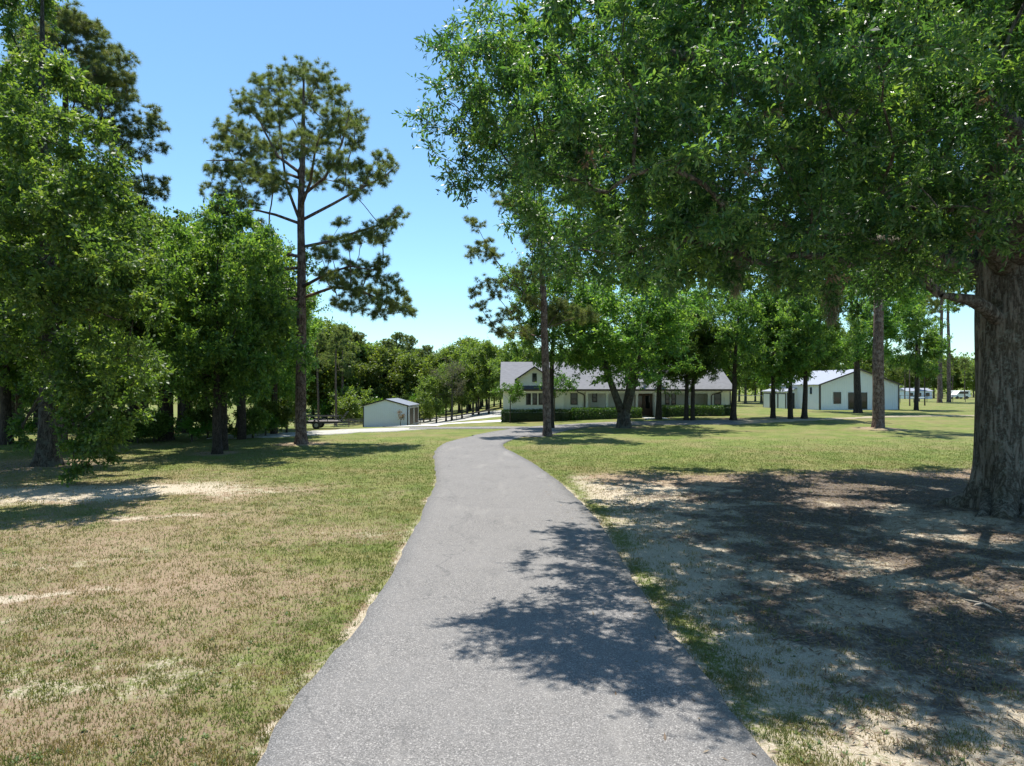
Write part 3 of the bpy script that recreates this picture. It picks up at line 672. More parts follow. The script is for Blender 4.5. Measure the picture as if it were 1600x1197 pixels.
# --- pines --------------------------------------------------------------------
def pine(seed, H, r0, limbs, ppb, tufts, nn, L, Wd, lean=(0, 0), bz=5, rmin=0, pb=1., lims=None):
    rg = np.random.default_rng(seed); zt = np.linspace(-.3, H, 13); zc = np.maximum(zt, 0)
    wob = rg.normal(0, .05, (13, 2)).cumsum(0)*np.linspace(0, 1, 13)[:, None]
    trunk = np.column_stack([wob[:, 0]+lean[0]*(zc/H)**1.5, wob[:, 1]+lean[1]*(zc/H)**1.5, zt]); tr = r0*np.clip(1-.72*(zc/H)**1.3, .05, 1)
    tr[-1] = .04; tr[-2] = r0*.25
    S, tw = grow(rg, trunk, bz, limbs, ppb, -.03, .5, 6, 3, .05, .62, None, lims, .42)
    wv, wf = wood(S, 0, .012, tr, .38, rmin, (18, 7, 4, 3), (.35, .3, 5), len(lims) if lims else 0, (.095, .03))
    p, d, i = twig_pts(S, tw, tufts, rg, .15); p = p+rg.normal(0, .04, p.shape); v, t = needles(rg, p, d, i, L, Wd, nn)
    return tree_meshes('pine%d' % seed, wv, wf, v, t, 3)
def pine_limbs(rg, H, z0, R0, n, lowsparse=.5):
    out = []
    for k in range(n):
        f = rg.random()**.8; z = z0+(H-z0)*f; az = rg.random()*6.283
        prof = R0*np.clip((1-f)*1.5, .12, 1)**.7*(.55 if f < .12 else 1)
        rr = prof*(.35+.65*rg.random()**.5)
        out.append((np.cos(az)*rr, np.sin(az)*rr, z+rr*.12-.3, .75+.5*rg.random()))
    out.append((0, 0, H-.3, .7)); return out
def hero_pine():
    d = 37.9; bx, by = G(470, 693); rg = np.random.default_rng(3); bl = []
    def b(px, py, r, dy=0): q = W3(px, py, d+dy); bl.append((q[0]-bx, dy, q[2]-tz(bx, by), r))
    # right side boughs, from the top down
    for px, py, r, dy in ((470,112,.8,0),(440,125,.9,1),(500,125,.9,-1),(410,140,.9,0),(525,150,.9,1),(385,165,.9,-1),(555,195,.9,0),(530,190,1.,-2),(480,160,1.,2),(450,170,1.,-1.5),(420,190,1.,2),(370,205,1.,0),(350,225,.8,1),(390,230,1.,-2),(505,215,1.,1.5),(555,225,.7,1),(430,235,1.1,3),(470,225,1,-3),
                          (345,265,.8,0),(375,270,1.,2),(405,270,1.,-2.5),(350,300,.9,-1),(385,315,1.,1.5),(430,290,1.,-3),(520,250,.9,-3),(540,265,.8,3),(565,262,.5,0),(495,280,.9,3),
                          (600,250,.6,0),(612,262,.45,1),(585,270,.7,-1),(570,290,.7,1),(555,305,.5,-2),(600,285,.5,1.5),(540,290,.6,2),
                          (625,335,.5,0),(610,350,.7,1),(590,360,.7,-1),(570,372,.7,1),(545,380,.7,-1.5),(600,375,.5,0),(520,375,.6,2),(535,350,.5,2.5),
                          (640,488,.5,0),(620,480,.7,1),(600,470,.8,-1),(575,460,.8,1.5),(550,450,.8,-1),(605,440,.7,.5),(580,425,.8,0),(555,420,.8,2),(530,440,.7,-2),(510,430,.7,2),(625,455,.5,0),(635,470,.4,1),(600,410,.5,-.5),(530,475,.6,1),(560,480,.6,-2),(595,492,.5,0),(500,395,.5,-2),(520,400,.6,-3),
                          (345,330,.7,.5),(365,340,.9,-1),(400,350,.6,2),(415,375,.6,-2),(395,385,.8,1),(375,400,.8,-1),(350,405,.8,1),(390,425,.8,2),(365,440,.8,-2),(340,430,.7,0),(405,455,.7,1),(380,470,.8,0),(350,470,.7,1),(420,420,.5,-3),(400,490,.5,1),(430,470,.5,-2)):
        b(px, py, r, dy)
    HL = []
    for L_, dy in (((471,347,520,318,560,292,600,268,618,246),.6),((471,310,515,285,545,240,562,195),-1.),((471,388,520,380,560,368,600,358,630,335),-.5),((471,468,520,448,560,452,600,470,645,490),.8),((470,452,520,432,560,425,605,436),-1.2),
                   ((468,350,430,335,395,325,350,330),.5),((468,295,430,280,390,262,345,268),-.8),((466,335,448,290,438,230,430,150),.3),((468,270,430,240,400,190,385,165),1.),((469,402,430,396,400,402,360,405),-.6),((468,420,420,418,385,435,345,440),1.2),((468,470,430,458,395,462,355,472),-.5),
                   ((470,250,490,220,505,180,525,150),1.2),((469,280,440,262,410,250,385,230),2.),((471,330,500,300,520,270,540,262),-2.4)):
        q_ = [W3(L_[i], L_[i+1], d) for i in range(0, len(L_), 2)]; n_ = len(q_)
        HL.append([(a[0]-bx, dy*k_/(n_-1)*2, a[2]) for k_, a in enumerate(q_)])
    me = pine(3, 20.8-.3, .30, [(a, b, c, e*1.18) for a, b, c, e in bl], 46, 5, 32, .30, .0125, (.15, 0), 7.0, 0, 1, HL)
    place('pine_tree', me, (M['pinebark'], M['needle']), (bx, by, tz(bx, by)), label='tall lone pine standing on the lawn left of the driveway, open crown against the sky')
hero_pine()
rg = np.random.default_rng(77)
PR = {}
bx, by = G(855, 681)
bl = [b_ for b_ in pine_limbs(np.random.default_rng(21), 19.5, 7.5, 4.6, 44)]
for px, py, r, dy in ((740,455,.6,0),(760,440,.7,1),(750,480,.6,-1),(775,460,.7,0),(745,350,.6,0),(760,380,.6,1),(770,400,.6,0),(735,345,.4,0),(765,500,.7,0),(790,520,.7,1),(800,490,.8,-1),(780,545*.95,.5,0),(820,520,.7,1),(800,440,.7,0),(830,470,.8,0)):
    q_ = W3(px, py, by+dy); bl.append((q_[0]-bx, dy, q_[2], r))
place('pine_tree', pine(21, 19.5, .26, [(a, b, c, e*1.15) for a, b, c, e in bl], 32, 5, 30, .30, .0135, (-.6, 0), 4.8), (M['pinebark'], M['needle']), (bx, by, tz(bx, by)), label='slim pine on the right verge where the driveway bends, in front of the house')
bx, by = G(1372, 672)
place('pine_tree', pine(22, 23, .40, pine_limbs(np.random.default_rng(22), 23, 10.5, 4.5, 45), 12, 6, 20, .32, .028, (.2, 0), 9.5), (M['pinebark'], M['needle']), (bx, by, tz(bx, by)+.15), label='stout straight pine trunk on a sandy mound in front of the white barn')
# pine behind the left oak, crown rising against the sky
bx, by = PX(95, 36), 36.
bl = [b_ for b_ in pine_limbs(np.random.default_rng(23), 23, 9, 4.6, 40)]
for px, py, r, dy in ((115,25,.8,0),(140,40,.7,0),(135,80,.8,1),(165,75,.8,0),(185,95,.7,-1),(160,120,.8,1),(195,120,.6,0),(175,160,.7,0),(200,150,.5,1),(205,190,.7,0),(235,180,.6,0),(250,195,.5,0),(225,215,.7,0),(250,230,.4,0),(215,240,.6,0),(262,285,.4,0),(245,300,.6,0),(225,290,.7,0),(200,300,.7,1),(220,320,.5,0),(160,190,.8,0),(180,220,.7,0),(150,150,.8,-1)):
    q_ = W3(px, py, by+dy); bl.append((q_[0]-bx, dy, q_[2]-.0, r))
place('pine_tree', pine(23, 22.5, .30, [(a, b, c, e*1.25) for a, b, c, e in bl], 38, 5, 30, .30, .0135, (.3, 0), 8.), (M['pinebark'], M['needle']), (bx, by, tz(bx, by)), label='tall pine rising behind the drooping tree at the left edge')

# --- broadleaf prototypes ----------------------------------------------------------
def broad(seed, H, R0, r0, base, nb, ppb, per, nleaf, L, Wd, twin=False, rmin=0., wide=1., lowdroop=.0, split=0):
    rg = np.random.default_rng(seed); cz = (base+H)/2; hz = (H-base)/2; blobs = []
    while len(blobs) < nb:
        q = rg.random(3)*2-1
        rad = np.hypot(q[0], q[1]); zz = q[2]
        lim = np.sqrt(max(0, 1-abs(zz)**3.2)) if zz > -.2 else np.sqrt(max(0, 1-(abs(zz)*.75)**2))*.95
        if rad > lim: continue
        if rad < .35*lim and abs(zz) < .5 and rg.random() < .6: continue
        br = R0*(.17+.17*rg.random())
        a = np.arctan2(q[1], q[0]); lob = 1+.22*np.sin(3*a+seed+1.5*zz)+.18*np.sin(5*a+2*seed+3*zz)
        blobs.append((q[0]*(R0-br*.6)*lob, q[1]*(R0-br*.6)*lob, cz+zz*(hz-br*.5)+lowdroop*rg.random()*0, br))
    k = 9; zt = np.linspace(-.3, H*.85, k); wob = rg.normal(0, .05*R0/3, (k, 2)).cumsum(0)*np.linspace(0, 1, k)[:, None]
    trunk = np.column_stack([wob, zt]); tr = r0*np.clip(1-.95*(np.maximum(zt, 0)/(H*.87))**1.1, .04, 1)
    ex = None
    if split:
        k = 4; trunk = np.array([(0,0,-.3),(0,0,0),(0.02,0,.6),(.05,0,base*.42)]); tr = r0*np.array([1.05,1.0,.88,.82])
        ex = []
        for q in range(split):
            a = q*6.283/split+rg.random(); e = R0*.33
            ex.append([(np.cos(a)*r0*.45, np.sin(a)*r0*.45, base*.38), (np.cos(a)*e*.30, np.sin(a)*e*.30, base*.75), (np.cos(a)*e*.55, np.sin(a)*e*.55, base*1.2), (np.cos(a)*e*.85, np.sin(a)*e*.85, cz*.85), (np.cos(a)*e*1.1, np.sin(a)*e*1.1, cz*1.15)])
    S, tw = grow(rg, trunk, base*(5 if split else .9), blobs, ppb/(R0*.29)**2, .16, .6, 5, 3, .07, .9, None, ex)
    if split:
        pass
    wv, wf = wood(S, 0, .009, tr, .45, rmin, (14, 7, 4, 3), (.4, .3, 5), split, (r0*.62, r0*.2))
    p, d, i = twig_pts(S, tw, per, rg, .05); v, t = leaves(rg, p, d, i, L*2.4, nleaf, L, Wd, .9, .15, .55, .5)
    print('broad', seed, len(v)//4)
    return tree_meshes('broad%d' % seed, wv, wf, v, t, 4)
MID = [broad(101, 12.5, 5.0, .30, 2.9, 50, 16, 12, 7, .19, .10), broad(102, 11.5, 4.3, .25, 2.6, 44, 16, 12, 7, .18, .095),
       broad(103, 13.5, 4.6, .27, 3.0, 50, 16, 12, 7, .19, .10), broad(104, 11.0, 5.6, .40, 3.1, 56, 16, 12, 7, .18, .095, split=3),
       broad(105, 12.5, 4.8, .24, 1.2, 56, 15, 11, 7, .20, .11), broad(106, 13.5, 4.9, .28, 4.0, 50, 17, 12, 7, .18, .095)]
FAR = [broad(201, 13, 4.6, .24, 3.0, 36, 14, 8, 6, .36, .20, rmin=.02), broad(202, 14, 3.6, .22, 2.6, 34, 14, 8, 6, .36, .20, rmin=.02),
       broad(203, 11, 4.4, .20, 2.0, 32, 14, 8, 6, .34, .19, rmin=.02)]
BUSH = [broad(301, 2.6, 1.7, .07, .15, 20, 12, 9, 6, .15, .09, rmin=.01), broad(302, 1.9, 1.3, .05, .2, 12, 9, 7, 5, .12, .07, rmin=.01)]
FPINE = [pine(401, 17, .22, pine_limbs(np.random.default_rng(401), 17, 8, 3.3, 30), 11, 5, 15, .42, .06, (.2, 0), 7.5, .02),
         pine(402, 20, .26, pine_limbs(np.random.default_rng(402), 20, 11, 3.4, 28), 11, 5, 15, .42, .06, (-.4, 0), 10, .02)]
def put(protos, k, px, d, H, H0, label, mats, name='oak_tree', cat='tree', group=None, ws=1., sink=.05):
    x = PX(px, d); s = H/H0[k]
    return place(name, protos[k], mats, (x, d, tz(x, d)-sink), rg.random()*6.283, s*ws, label, cat, group, s)
HM = [12.5, 11.5, 13.5, 11.0, 12.5, 13.5]; HF = [13, 14, 11]; HB = [2.6, 1.9]; HP = [17, 20]
MM = (M['treebark'], M['softleaf']); MD = (M['darkbark'], M['softleaf']); MF = (M['treebark'], M['farleaf']); MP = (M['pinebark'], M['needle'])
def putg(protos, k, px, py, H, H0, label, mats, **kw):
    d = G(px, py)[1]; return put(protos, k, px, d, H, H0, label, mats, **kw)
# oaks in front of the house and barn
putg(MID, 3, 975, 668, 12.5, HM, 'wide multi-stemmed oak with a broad grey base in front of the porch', (M['treebark'], M['softleaf']), ws=1.15)
put(MID, 5, 861, 52, 13.8, HM, 'high-crowned tree close behind the slim pine, its leaves over the left of the roof', MD, ws=.82)
putg(MID, 0, 1029, 655, 11.5, HM, 'dark forked oak just right of the front door', MD)
putg(MID, 5, 1072, 656, 10.5, HM, 'thin straight tree before the right hedge, left one of the close pair', MD, ws=.95)
putg(MID, 5, 1082, 656, 11.0, HM, 'thin straight tree before the right hedge, right one of the close pair', MD, ws=.85)
putg(MID, 5, 1146, 656, 12.5, HM, 'oak standing on a root mound at the right end of the house', (M['darkbark'], M['softleaf']))
putg(MID, 1, 1208, 653, 12.0, HM, 'slender tree left of the barn, first of the three-trunk row', MD, ws=.85)
putg(MID, 2, 1235, 654, 13.0, HM, 'middle tree of the row of three before the barn side wall', MD, ws=.85)
putg(MID, 5, 1257, 654, 12.5, HM, 'leaning tree nearest the barn corner, last of the row of three', MD, ws=.95)
putg(MID, 5, 1341, 645, 16.5, HM, 'big oak growing right in front of the barn gable', (M['treebark'], M['softleaf']), ws=1.15)
putg(MID, 1, 1100, 648, 12.0, HM, 'leafy tree rising behind the roof near the right end of the house', MM) if False else None
put(MID, 2, 1432, 80, 15.5, HM, 'leafy tree in the right field between the barn and the close pair of tall pines', MM, ws=.8)
# trees at the left, nearest first
putg(MID, 1, 340, 709, 11.6, HM, 'dark double-trunked tree on the lawn between the drooping tree and the tall pine', MD, ws=.85)
put(MID, 0, 292, 47, 15.2, HM, 'tall bright tree whose top shows behind and left of the double-trunked tree', MM)
put(MID, 4, 418, 50, 12.5, HM, 'low leafy tree filling the gap behind the tall pine on its left side', MM, ws=.8)
x_, y_ = G(349, 703); place('oak_tree', MID[1], MD, (x_, y_, 0), 2.1, .85, 'leaning dark companion stem close behind the double trunk', 'tree')
for px, py, k, H, lb in ((255, 688, 0, 13.5, 'dark shaded tree behind the drooping bough, left stem of a pair'), (264, 687, 1, 12.5, 'dark shaded tree behind the drooping bough, right stem of a pair'),
                         (378, 686, 2, 13.0, 'straight grey-trunked tree between the double trunk and the tall pine'), (206, 689, 1, 14.5, 'bushy tree filling the gap right of the drooping crown'),
                         (10, 694, 0, 13.5, 'shaded tree low at the far left edge behind the drooping tree'), (428, 678, 1, 11.0, 'rounded tree just left of the tall pine trunk')):
    putg(MID, k, px, py, H, HM, lb, MD if px < 300 else MM, ws=.95)
gl = 'trees of the wood behind the left lawn'
for px, d, k, H in ((-70, 50, 0, 15), (-10, 62, 2, 16), (60, 58, 1, 17), (120, 64, 0, 18), (165, 52, 2, 17), (225, 60, 1, 18), (285, 57, 0, 17.5), (322, 66, 2, 19.5), (375, 74, 1, 19), (408, 66, 2, 15), (20, 80, 0, 18), (100, 84, 2, 19), (190, 80, 1, 19), (255, 86, 0, 20), (-140, 60, 1, 16), (-120, 85, 0, 18)):
    k = 4 if (k == 0 and px < 250) else k
    put(MID, k, px, d, H, HM, 'leafy tree in the dense wood behind the left lawn', MM, group=gl)
for px, d, H in ((30, 55, 24), (215, 70, 22)):
    put(FPINE, 1 if px < 100 else 0, px, d, H, HP, 'pine showing through the wood behind the drooping tree' if px < 100 else 'pine top above the wood between the two left pines', MP, name='pine_tree')
# wood beyond the shed: tops follow the skyline
gw = 'trees of the wood beyond the shed'
prof = [(470,515),(500,500),(520,498),(545,515),(565,528),(592,542),(625,535),(650,545),(672,548),(692,538),(712,530),(738,530),(762,545),(785,560),(815,545),(840,552),(870,545),(900,550)]
def skyline(px): return np.interp(px, [a for a, b in prof], [b for a, b in prof])
for row, (d0, st) in enumerate(((118, 19), (136, 21), (156, 26))):
    px = 455.+row*9
    while px < 905:
        d = d0+8*rg.random(); x = PX(px, d); top = skyline(px)+rg.random()*14-2
        H = CAM_H+(HY-top)*d/F-tz(x, d); k = int(rg.integers(0, 3))
        if (row == 0 and 600 < px < 690 and rg.random() < .4): px += st; continue
        put(FAR, k, px, d, H, HF, 'green tree in the wood beyond the metal shed', (M['treebark'], M['farleaf']), group=gw, ws=.95+.2*rg.random())
        px += st*(.75+.5*rg.random())
gp = 'slender pines rising through the wood beyond the shed'
for px, d, top in ((498, 108, 520), (535, 112, 508), (560, 120, 520), (588, 125, 545), (622, 128, 520), (640, 132, 525), (668, 130, 540), (655, 126, 545), (525, 100, 515), (605, 122, 530)):
    x = PX(px, d); H = CAM_H+(HY-top)*d/F-tz(x, d); k = int(rg.integers(0, 2))
    put(FPINE, k, px, d, H, HP, 'slender pine rising through the wood beyond the metal shed', MP, name='pine_tree', group=gp)
gt = 'small trees round the dirt clearing between shed and house'
for px, d, H, k in ((682, 98, 7.4, 2), (697, 101, 8.4, 0), (722, 100, 8.6, 2), (748, 103, 10.5, 1), (764, 99, 10.8, 1), (739, 108, 11.5, 0)):
    put(FAR, k, px, d, H, HF, 'small tree with a bare trunk by the dirt clearing between shed and house', (M['treebark'], M['farleaf']), group=gt, ws=.9)
gray = broad(501, 9.5, 3.0, .16, 2.2, 26, 11, 5, 4, .22, .06, rmin=.0)
put([gray], 0, 706, 96, 9.3, [9.5], 'pale grey half-bare tree between the shed and the house', (M['graytree'], M['graytree']), name='bare_tree')
# undergrowth
gb = 'bushes along the wood edge beyond the shed'
for px, d, H, k in ((545, 104, 4.5, 0), (556, 110, 6, 0), (575, 112, 5, 1), (662, 106, 4.2, 0), (672, 110, 5, 1), (640, 116, 5, 0), (520, 116, 5, 1), (590, 118, 5.5, 0), (505, 122, 5, 0), (610, 120, 4.5, 1)):
    put(BUSH, k, px, d, H, HB, 'rounded green bush at the foot of the wood beyond the shed', (M['treebark'], M['limeleaf' if k else 'farleaf']), name='bush', cat='bush', group=gb)
gb2 = 'shaded bushes under the left trees'
for px, py, H, k in ((432, 678, 2.4, 0), (448, 676, 2.2, 1), (415, 681, 1.8, 1), (300, 690, 1.6, 1), (190, 689, 2.0, 0), (215, 692, 1.5, 1), (325, 684, 2.3, 0), (395, 684, 2.0, 0), (240, 690, 1.9, 0), (160, 690, 2.1, 0), (30, 692, 1.8, 1), (100, 688, 1.7, 0)):
    putg(BUSH, k, px, py, H, HB, 'low dark bush in the shade under the left trees', (M['darkbark'], M['softleaf']), name='bush', cat='bush', group=gb2)
# behind the house and barn, far right wood
gh = 'trees rising behind the house and barn'
for px, d, k, H in ((800, 92, 0, 9.4), (818, 96, 2, 9.6), (838, 94, 0, 8.6), (880, 98, 1, 9), (930, 95, 0, 10), (985, 100, 1, 11), (1040, 96, 0, 12), (1090, 102, 2, 12), (1140, 100, 1, 12.5), (1165, 112, 0, 12), (1190, 118, 2, 12), (1225, 115, 1, 13), (1262, 112, 0, 13.5), (1300, 112, 2, 13.), (1345, 118, 0, 12), (1180, 130, 2, 10), (1155, 128, 0, 11)):
    put(FAR, k, px, d, H, HF, 'green tree rising behind the roofs of the house and barn', MF, group=gh)
gr = 'pines and trees of the far wood beyond the right field'
px = 1375.
while px < 1760:
    d = 165+50*rg.random(); top = 556+rg.random()*14; H = CAM_H+(HY-top)*d/F
    k = int(rg.integers(0, 3)); put(FAR, k, px, d, H, HF, 'tree of the far wood beyond the right field', MF, group=gr, ws=1.05)
    px += 10+7*rg.random()
px = 1380.
while px < 1760:
    d = 140+40*rg.random(); top = 552+rg.random()*20; H = CAM_H+(HY-top)*d/F
    put(FPINE, int(rg.integers(0, 2)), px, d, H, HP, 'slim far pine beyond the right field fence', MP, name='pine_tree', group='slim far pines beyond the right field fence'); px += 15+9*rg.random()
for px, d, H, lb in ((1468, 118, 27, 'tall bare-trunked pine in the right field, left of the close pair'), (1483, 122, 26, 'tall bare-trunked pine in the right field, right of the close pair'), (1434, 128, 25, 'tall thin pine in the right field nearest the net posts'), (1528, 120, 25, 'tall pine half hidden by the great oak trunk')):
    put(FPINE, 1, px, d, H, HP, lb, MP, name='pine_tree')
# far treeline that closes the horizon
def far_wood():
    rg2 = np.random.default_rng(9); n = 26000
    a = (rg2.random(n)*1.9-.95); d = 215+60*rg2.random(n); x = np.tan(a)*d; y = d*np.ones(n)
    top = 10+5*fbm(x, y*0, 14, 3, 4)+2*fbm(x, y*0, 4, 2, 8); z = top*rg2.random(n)**.8
    p = np.stack([x, y, T(x, y)+z], 1); dd = unit(rg2.normal(0, 1, (n, 3)))
    v, t = leaves(rg2, p, dd, np.arange(n), 1.2, 4, 1.0, .6)
    tag(link('far_woodland', npmesh('far_woodland', v, [np.arange(len(v)).reshape(-1, 4)], attr=t), M['farleaf']), 'continuous far woodland closing the horizon behind everything', 'woodland', kind='stuff')
far_wood()

# young trees at the house front
YT = [broad(601, 4.3, 1.55, .07, 2.0, 13, 10, 8, 5, .15, .08)]
for px, y, H, lb in ((797, 62.9, 4.0, 'young bright green tree at the left corner of the house'), (866, 63.6, 4.6, 'young bright green tree before the hedge, just right of the slim pine')):
    x = PX(px, y); place('young_tree', YT[0], (M['treebark'], M['limeleaf']), (x, y, tz(x, y)-.03), px*.1, H/4.3, lb, 'tree')

# Spanish moss
def moss(px, py, d, L, w, label, seed):
    rg2 = np.random.default_rng(seed); q = W3(px, py, d); n = 900
    x = rg2.normal(0, w, n); y = rg2.normal(0, w, n); z = -L*rg2.random(n)**1.1; t = 1+z/L*.75; p = np.stack([x*t, y*t, z], 1)
    v, tt = leaves(rg2, p, np.tile([0, 0, -1.], (n, 1)), np.arange(n), .10, 3, .13, .010, .3, 1.0, 0)
    mo = npmesh('spanish_moss', v, [np.arange(len(v)).reshape(-1, 4)], attr=tt)
    o = link('spanish_moss', mo, M['moss']); o.location = q; tag(o, label, 'moss', 'spanish moss hanging in the great oak')
moss(1150, 355, 11, 1.0, .10, 'long grey beard of moss hanging from the oak above the house end', 1)
moss(1120, 305, 11, .6, .12, 'grey moss tuft just up and left of the long beard', 2)
moss(1215, 395, 12, .5, .08, 'short moss tuft right of the long beard', 3)
moss(1300, 445, 11.5, .5, .07, 'moss tuft hanging low above the barn', 4)

# ---------------------------------------------------------------- house
def window(parent, x0, x1, z0, z1, y, rows=1, mat='trim', glass='glass', side=-1):
    t = .07; m = MB(); ya, yb = sorted((y+side*.05, y-side*.02))
    m.box(x0, x0+t, ya, yb, z0, z1); m.box(x1-t, x1, ya, yb, z0, z1); m.box(x0+t, x1-t, ya, yb, z0, z0+t); m.box(x0+t, x1-t, ya, yb, z1-t, z1)
    for k in range(rows): zz = z0+(z1-z0)*(k+1)/(rows+1); m.box(x0+t, x1-t, ya+.012, yb, zz-.03, zz+.03)
    f = m.build('window', M[mat], parent)
    MB().box(x0+t, x1-t, y+side*.02-.004, y+side*.02+.004, z0+t, z1-t).build('pane', M[glass], f)
    return f
def battens(parent, x0, x1, z0, z1, y, mat, step=.4, skip=()):
    m = MB(); x = x0+step/2
    while x < x1:
        segs = [(z0, z1)]
        for a, b, c, d in skip:
            if a-.05 < x < b+.05: segs = [s for s in ((z0, c), (d, z1)) if s[1]-s[0] > .05]
        for s in segs: m.box(x-.02, x+.02, y-.018, y+.004, s[0], s[1])
        x += step
    return m.build('battens', mat, parent)
HX0, HX1 = -.85, 20.9
house = empty('ranch_house', (10, 66, 0), 0, 'long white ranch house with grey shingle roof and columned front porch', 'house')
house.location = (0, 0, 0)
Zf, Ze = .28, 2.86
wb = MB(); wb.box(HX0, 4.95, 65.0, 76.4, -.6, Ze); wb.box(4.95, 7.05, 65.6, 76.4, -.6, Ze-.01); wb.box(7.05, 19.0, 67.6, 76.4, -.5, Ze-.02); wb.box(19.0, HX1, 65.6, 76.4, -.5, Ze-.01)
wb.prism([(HX0+.01, Ze), (HX0+.01, Ze)], 0, 0) if False else None
wb.build('wall', M['white'], house)
g1 = MB()
for xx in (HX0+.02, HX1-.22):
    g1.add([(xx,65.2,Ze),(xx,76.2,Ze),(xx,70.7,5.42),(xx+.2,65.2,Ze),(xx+.2,76.2,Ze),(xx+.2,70.7,5.42)], [(0,1,2),(3,5,4),(0,3,4,1),(1,4,5,2),(2,5,3,0)])
g1.build('gable_wall', M['white'], house)
W_ = [(1.32,1.78),(1.93,2.40),(2.50,2.95)]
wins = [(1.34,1.80,1.42,2.52,65.0),(1.94,2.40,1.42,2.52,65.0),(2.52,2.98,1.42,2.52,65.0),(5.62,6.30,1.42,2.52,65.6),(7.95,8.42,1.62,2.52,67.6),(15.15,15.6,1.35,2.50,67.6),(15.78,16.22,1.35,2.50,67.6),(19.42,20.10,1.42,2.52,65.6)]
battens(house, HX0, 4.95, .1, Ze-.02, 65.0, M['white'], .4, [(1.3,3.0,1.4,2.55)])
battens(house, 5.0, 7.05, .1, Ze-.03, 65.6, M['white'], .4, [(5.6,6.32,1.4,2.55)])
battens(house, 7.1, 19.0, .2, Ze-.04, 67.6, M['white'], .4, [(7.9,8.45,1.6,2.55),(12.1,13.95,.2,2.55),(15.1,16.25,1.3,2.55)])
battens(house, 19.05, HX1, .1, Ze-.03, 65.6, M['white'], .4, [(19.4,20.12,1.4,2.55)])
for a, b, c, d, y in wins: window(house, a, b, c, d, y)
cs = MB()
for a, b in ((1.25,1.335),(1.805,1.935),(2.405,2.515),(2.985,3.07)): cs.box(a, b, 64.955, 65.01, 1.36, 2.6)
cs.box(1.25,3.07,64.953,65.01,2.53,2.62); cs.build('window_casing', M['whitetrim'], house)
# roof
rf = MB(); ov = .45; ex0, ex1 = HX0-.3, HX1+.3
sl = (5.7-2.9)/(70.7-65.)
ye = 64.85; ze = 2.9+(ye-65.)*sl*0+.0
rf.slab((ex0,64.75,2.92),(ex1,64.75,2.92),(ex1,70.7,5.72),(ex0,70.7,5.72),.16)
rf.slab((ex1,76.8,2.92),(ex0,76.8,2.92),(ex0,70.7,5.72),(ex1,70.7,5.72),.16)
roof = rf.build('roof', M['shingle'], house)
pr = MB(); pr.box(ex0,ex1,64.70,64.78,2.74,2.90).build('fascia', M['brown'], house)
gt_ = MB(); gt_.box(3.2,ex1,64.58,64.69,2.80,2.91).build('gutter', M['brown'], house)
MB().box(ex0+.02,ex1-.02,64.80,67.58,2.70,2.74).build('soffit', M['white'], house)
cbm = MB(); cbm.box(7.06,18.98,65.35,65.6,2.50,2.70); cbm.build('porch_beam', M['whitetrim'], house)
MB().box(7.06,18.98,65.2,67.59,-.3,Zf).build('porch_floor', M['concrete'], house)
for x in (7.16, 9.1, 11.95, 13.75, 16.85, 18.85):
    m = MB(); m.box(x-.11,x+.11,65.33,65.57,Zf,2.499); m.box(x-.15,x+.15,65.29,65.61,Zf,Zf+.22); m.box(x-.15,x+.15,65.29,65.61,2.38,2.498); m.build('column', M['whitetrim'], house)
def downspout(x, y, xe):
    MB().tube([(xe,64.64,2.82),(xe+.0,64.68,2.66),(x-(x-xe)*.15,y-.14,2.42),(x,y-.10,2.28),(x,y-.09,.15)], .055, 6).build('downspout', M['brown'], house)
downspout(6.95, 65.6, 6.2); downspout(19.15, 65.6, 19.9)
# front door with side lights
dr = MB(); dr.box(12.15,12.30,67.50,67.61,Zf,2.5); dr.box(13.75,13.90,67.50,67.61,Zf,2.5); dr.box(12.30,13.75,67.50,67.61,2.36,2.5); dr.box(12.98,13.07,67.50,67.61,Zf,2.36)
for a, b in ((12.30,12.98),(13.07,13.75)):
    dr.box(a,a+.12,67.53,67.60,Zf,2.36); dr.box(b-.12,b,67.53,67.60,Zf,2.36); dr.box(a+.12,b-.12,67.53,67.60,Zf,1.0); dr.box(a+.12,b-.12,67.53,67.60,2.24,2.36)
d_ = dr.build('front_door', M['wood'], house)
for a, b in ((12.42,12.86),(13.19,13.63)): MB().box(a,b,67.56,67.58,1.0,2.24).build('pane', M['glass'], d_)
MB().box(12.92,12.96,67.44,67.52,1.0,1.35).build('handle', M['steel'], d_)
for x, y, z in ((.72,64.95,2.1),(11.45,67.55,1.9),(10.2,67.55,1.9)):
    m = MB(); m.box(x-.06,x+.06,y-.12,y,z+.3,z+.36); m.box(x-.08,x+.08,y-.16,y-.02,z-.1,z-.07); m.box(x-.08,x+.08,y-.16,y-.02,z+.2,z+.25)
    for sx in (-.07,.055):
        for sy in (-.15,-.04): m.box(x+sx,x+sx+.015,y+sy,y+sy+.015,z-.07,z+.2)
    m.box(x-.03,x+.03,y-.11,y-.06,z-.06,z+.12); m.build('wall_lantern', M['steel'], house)
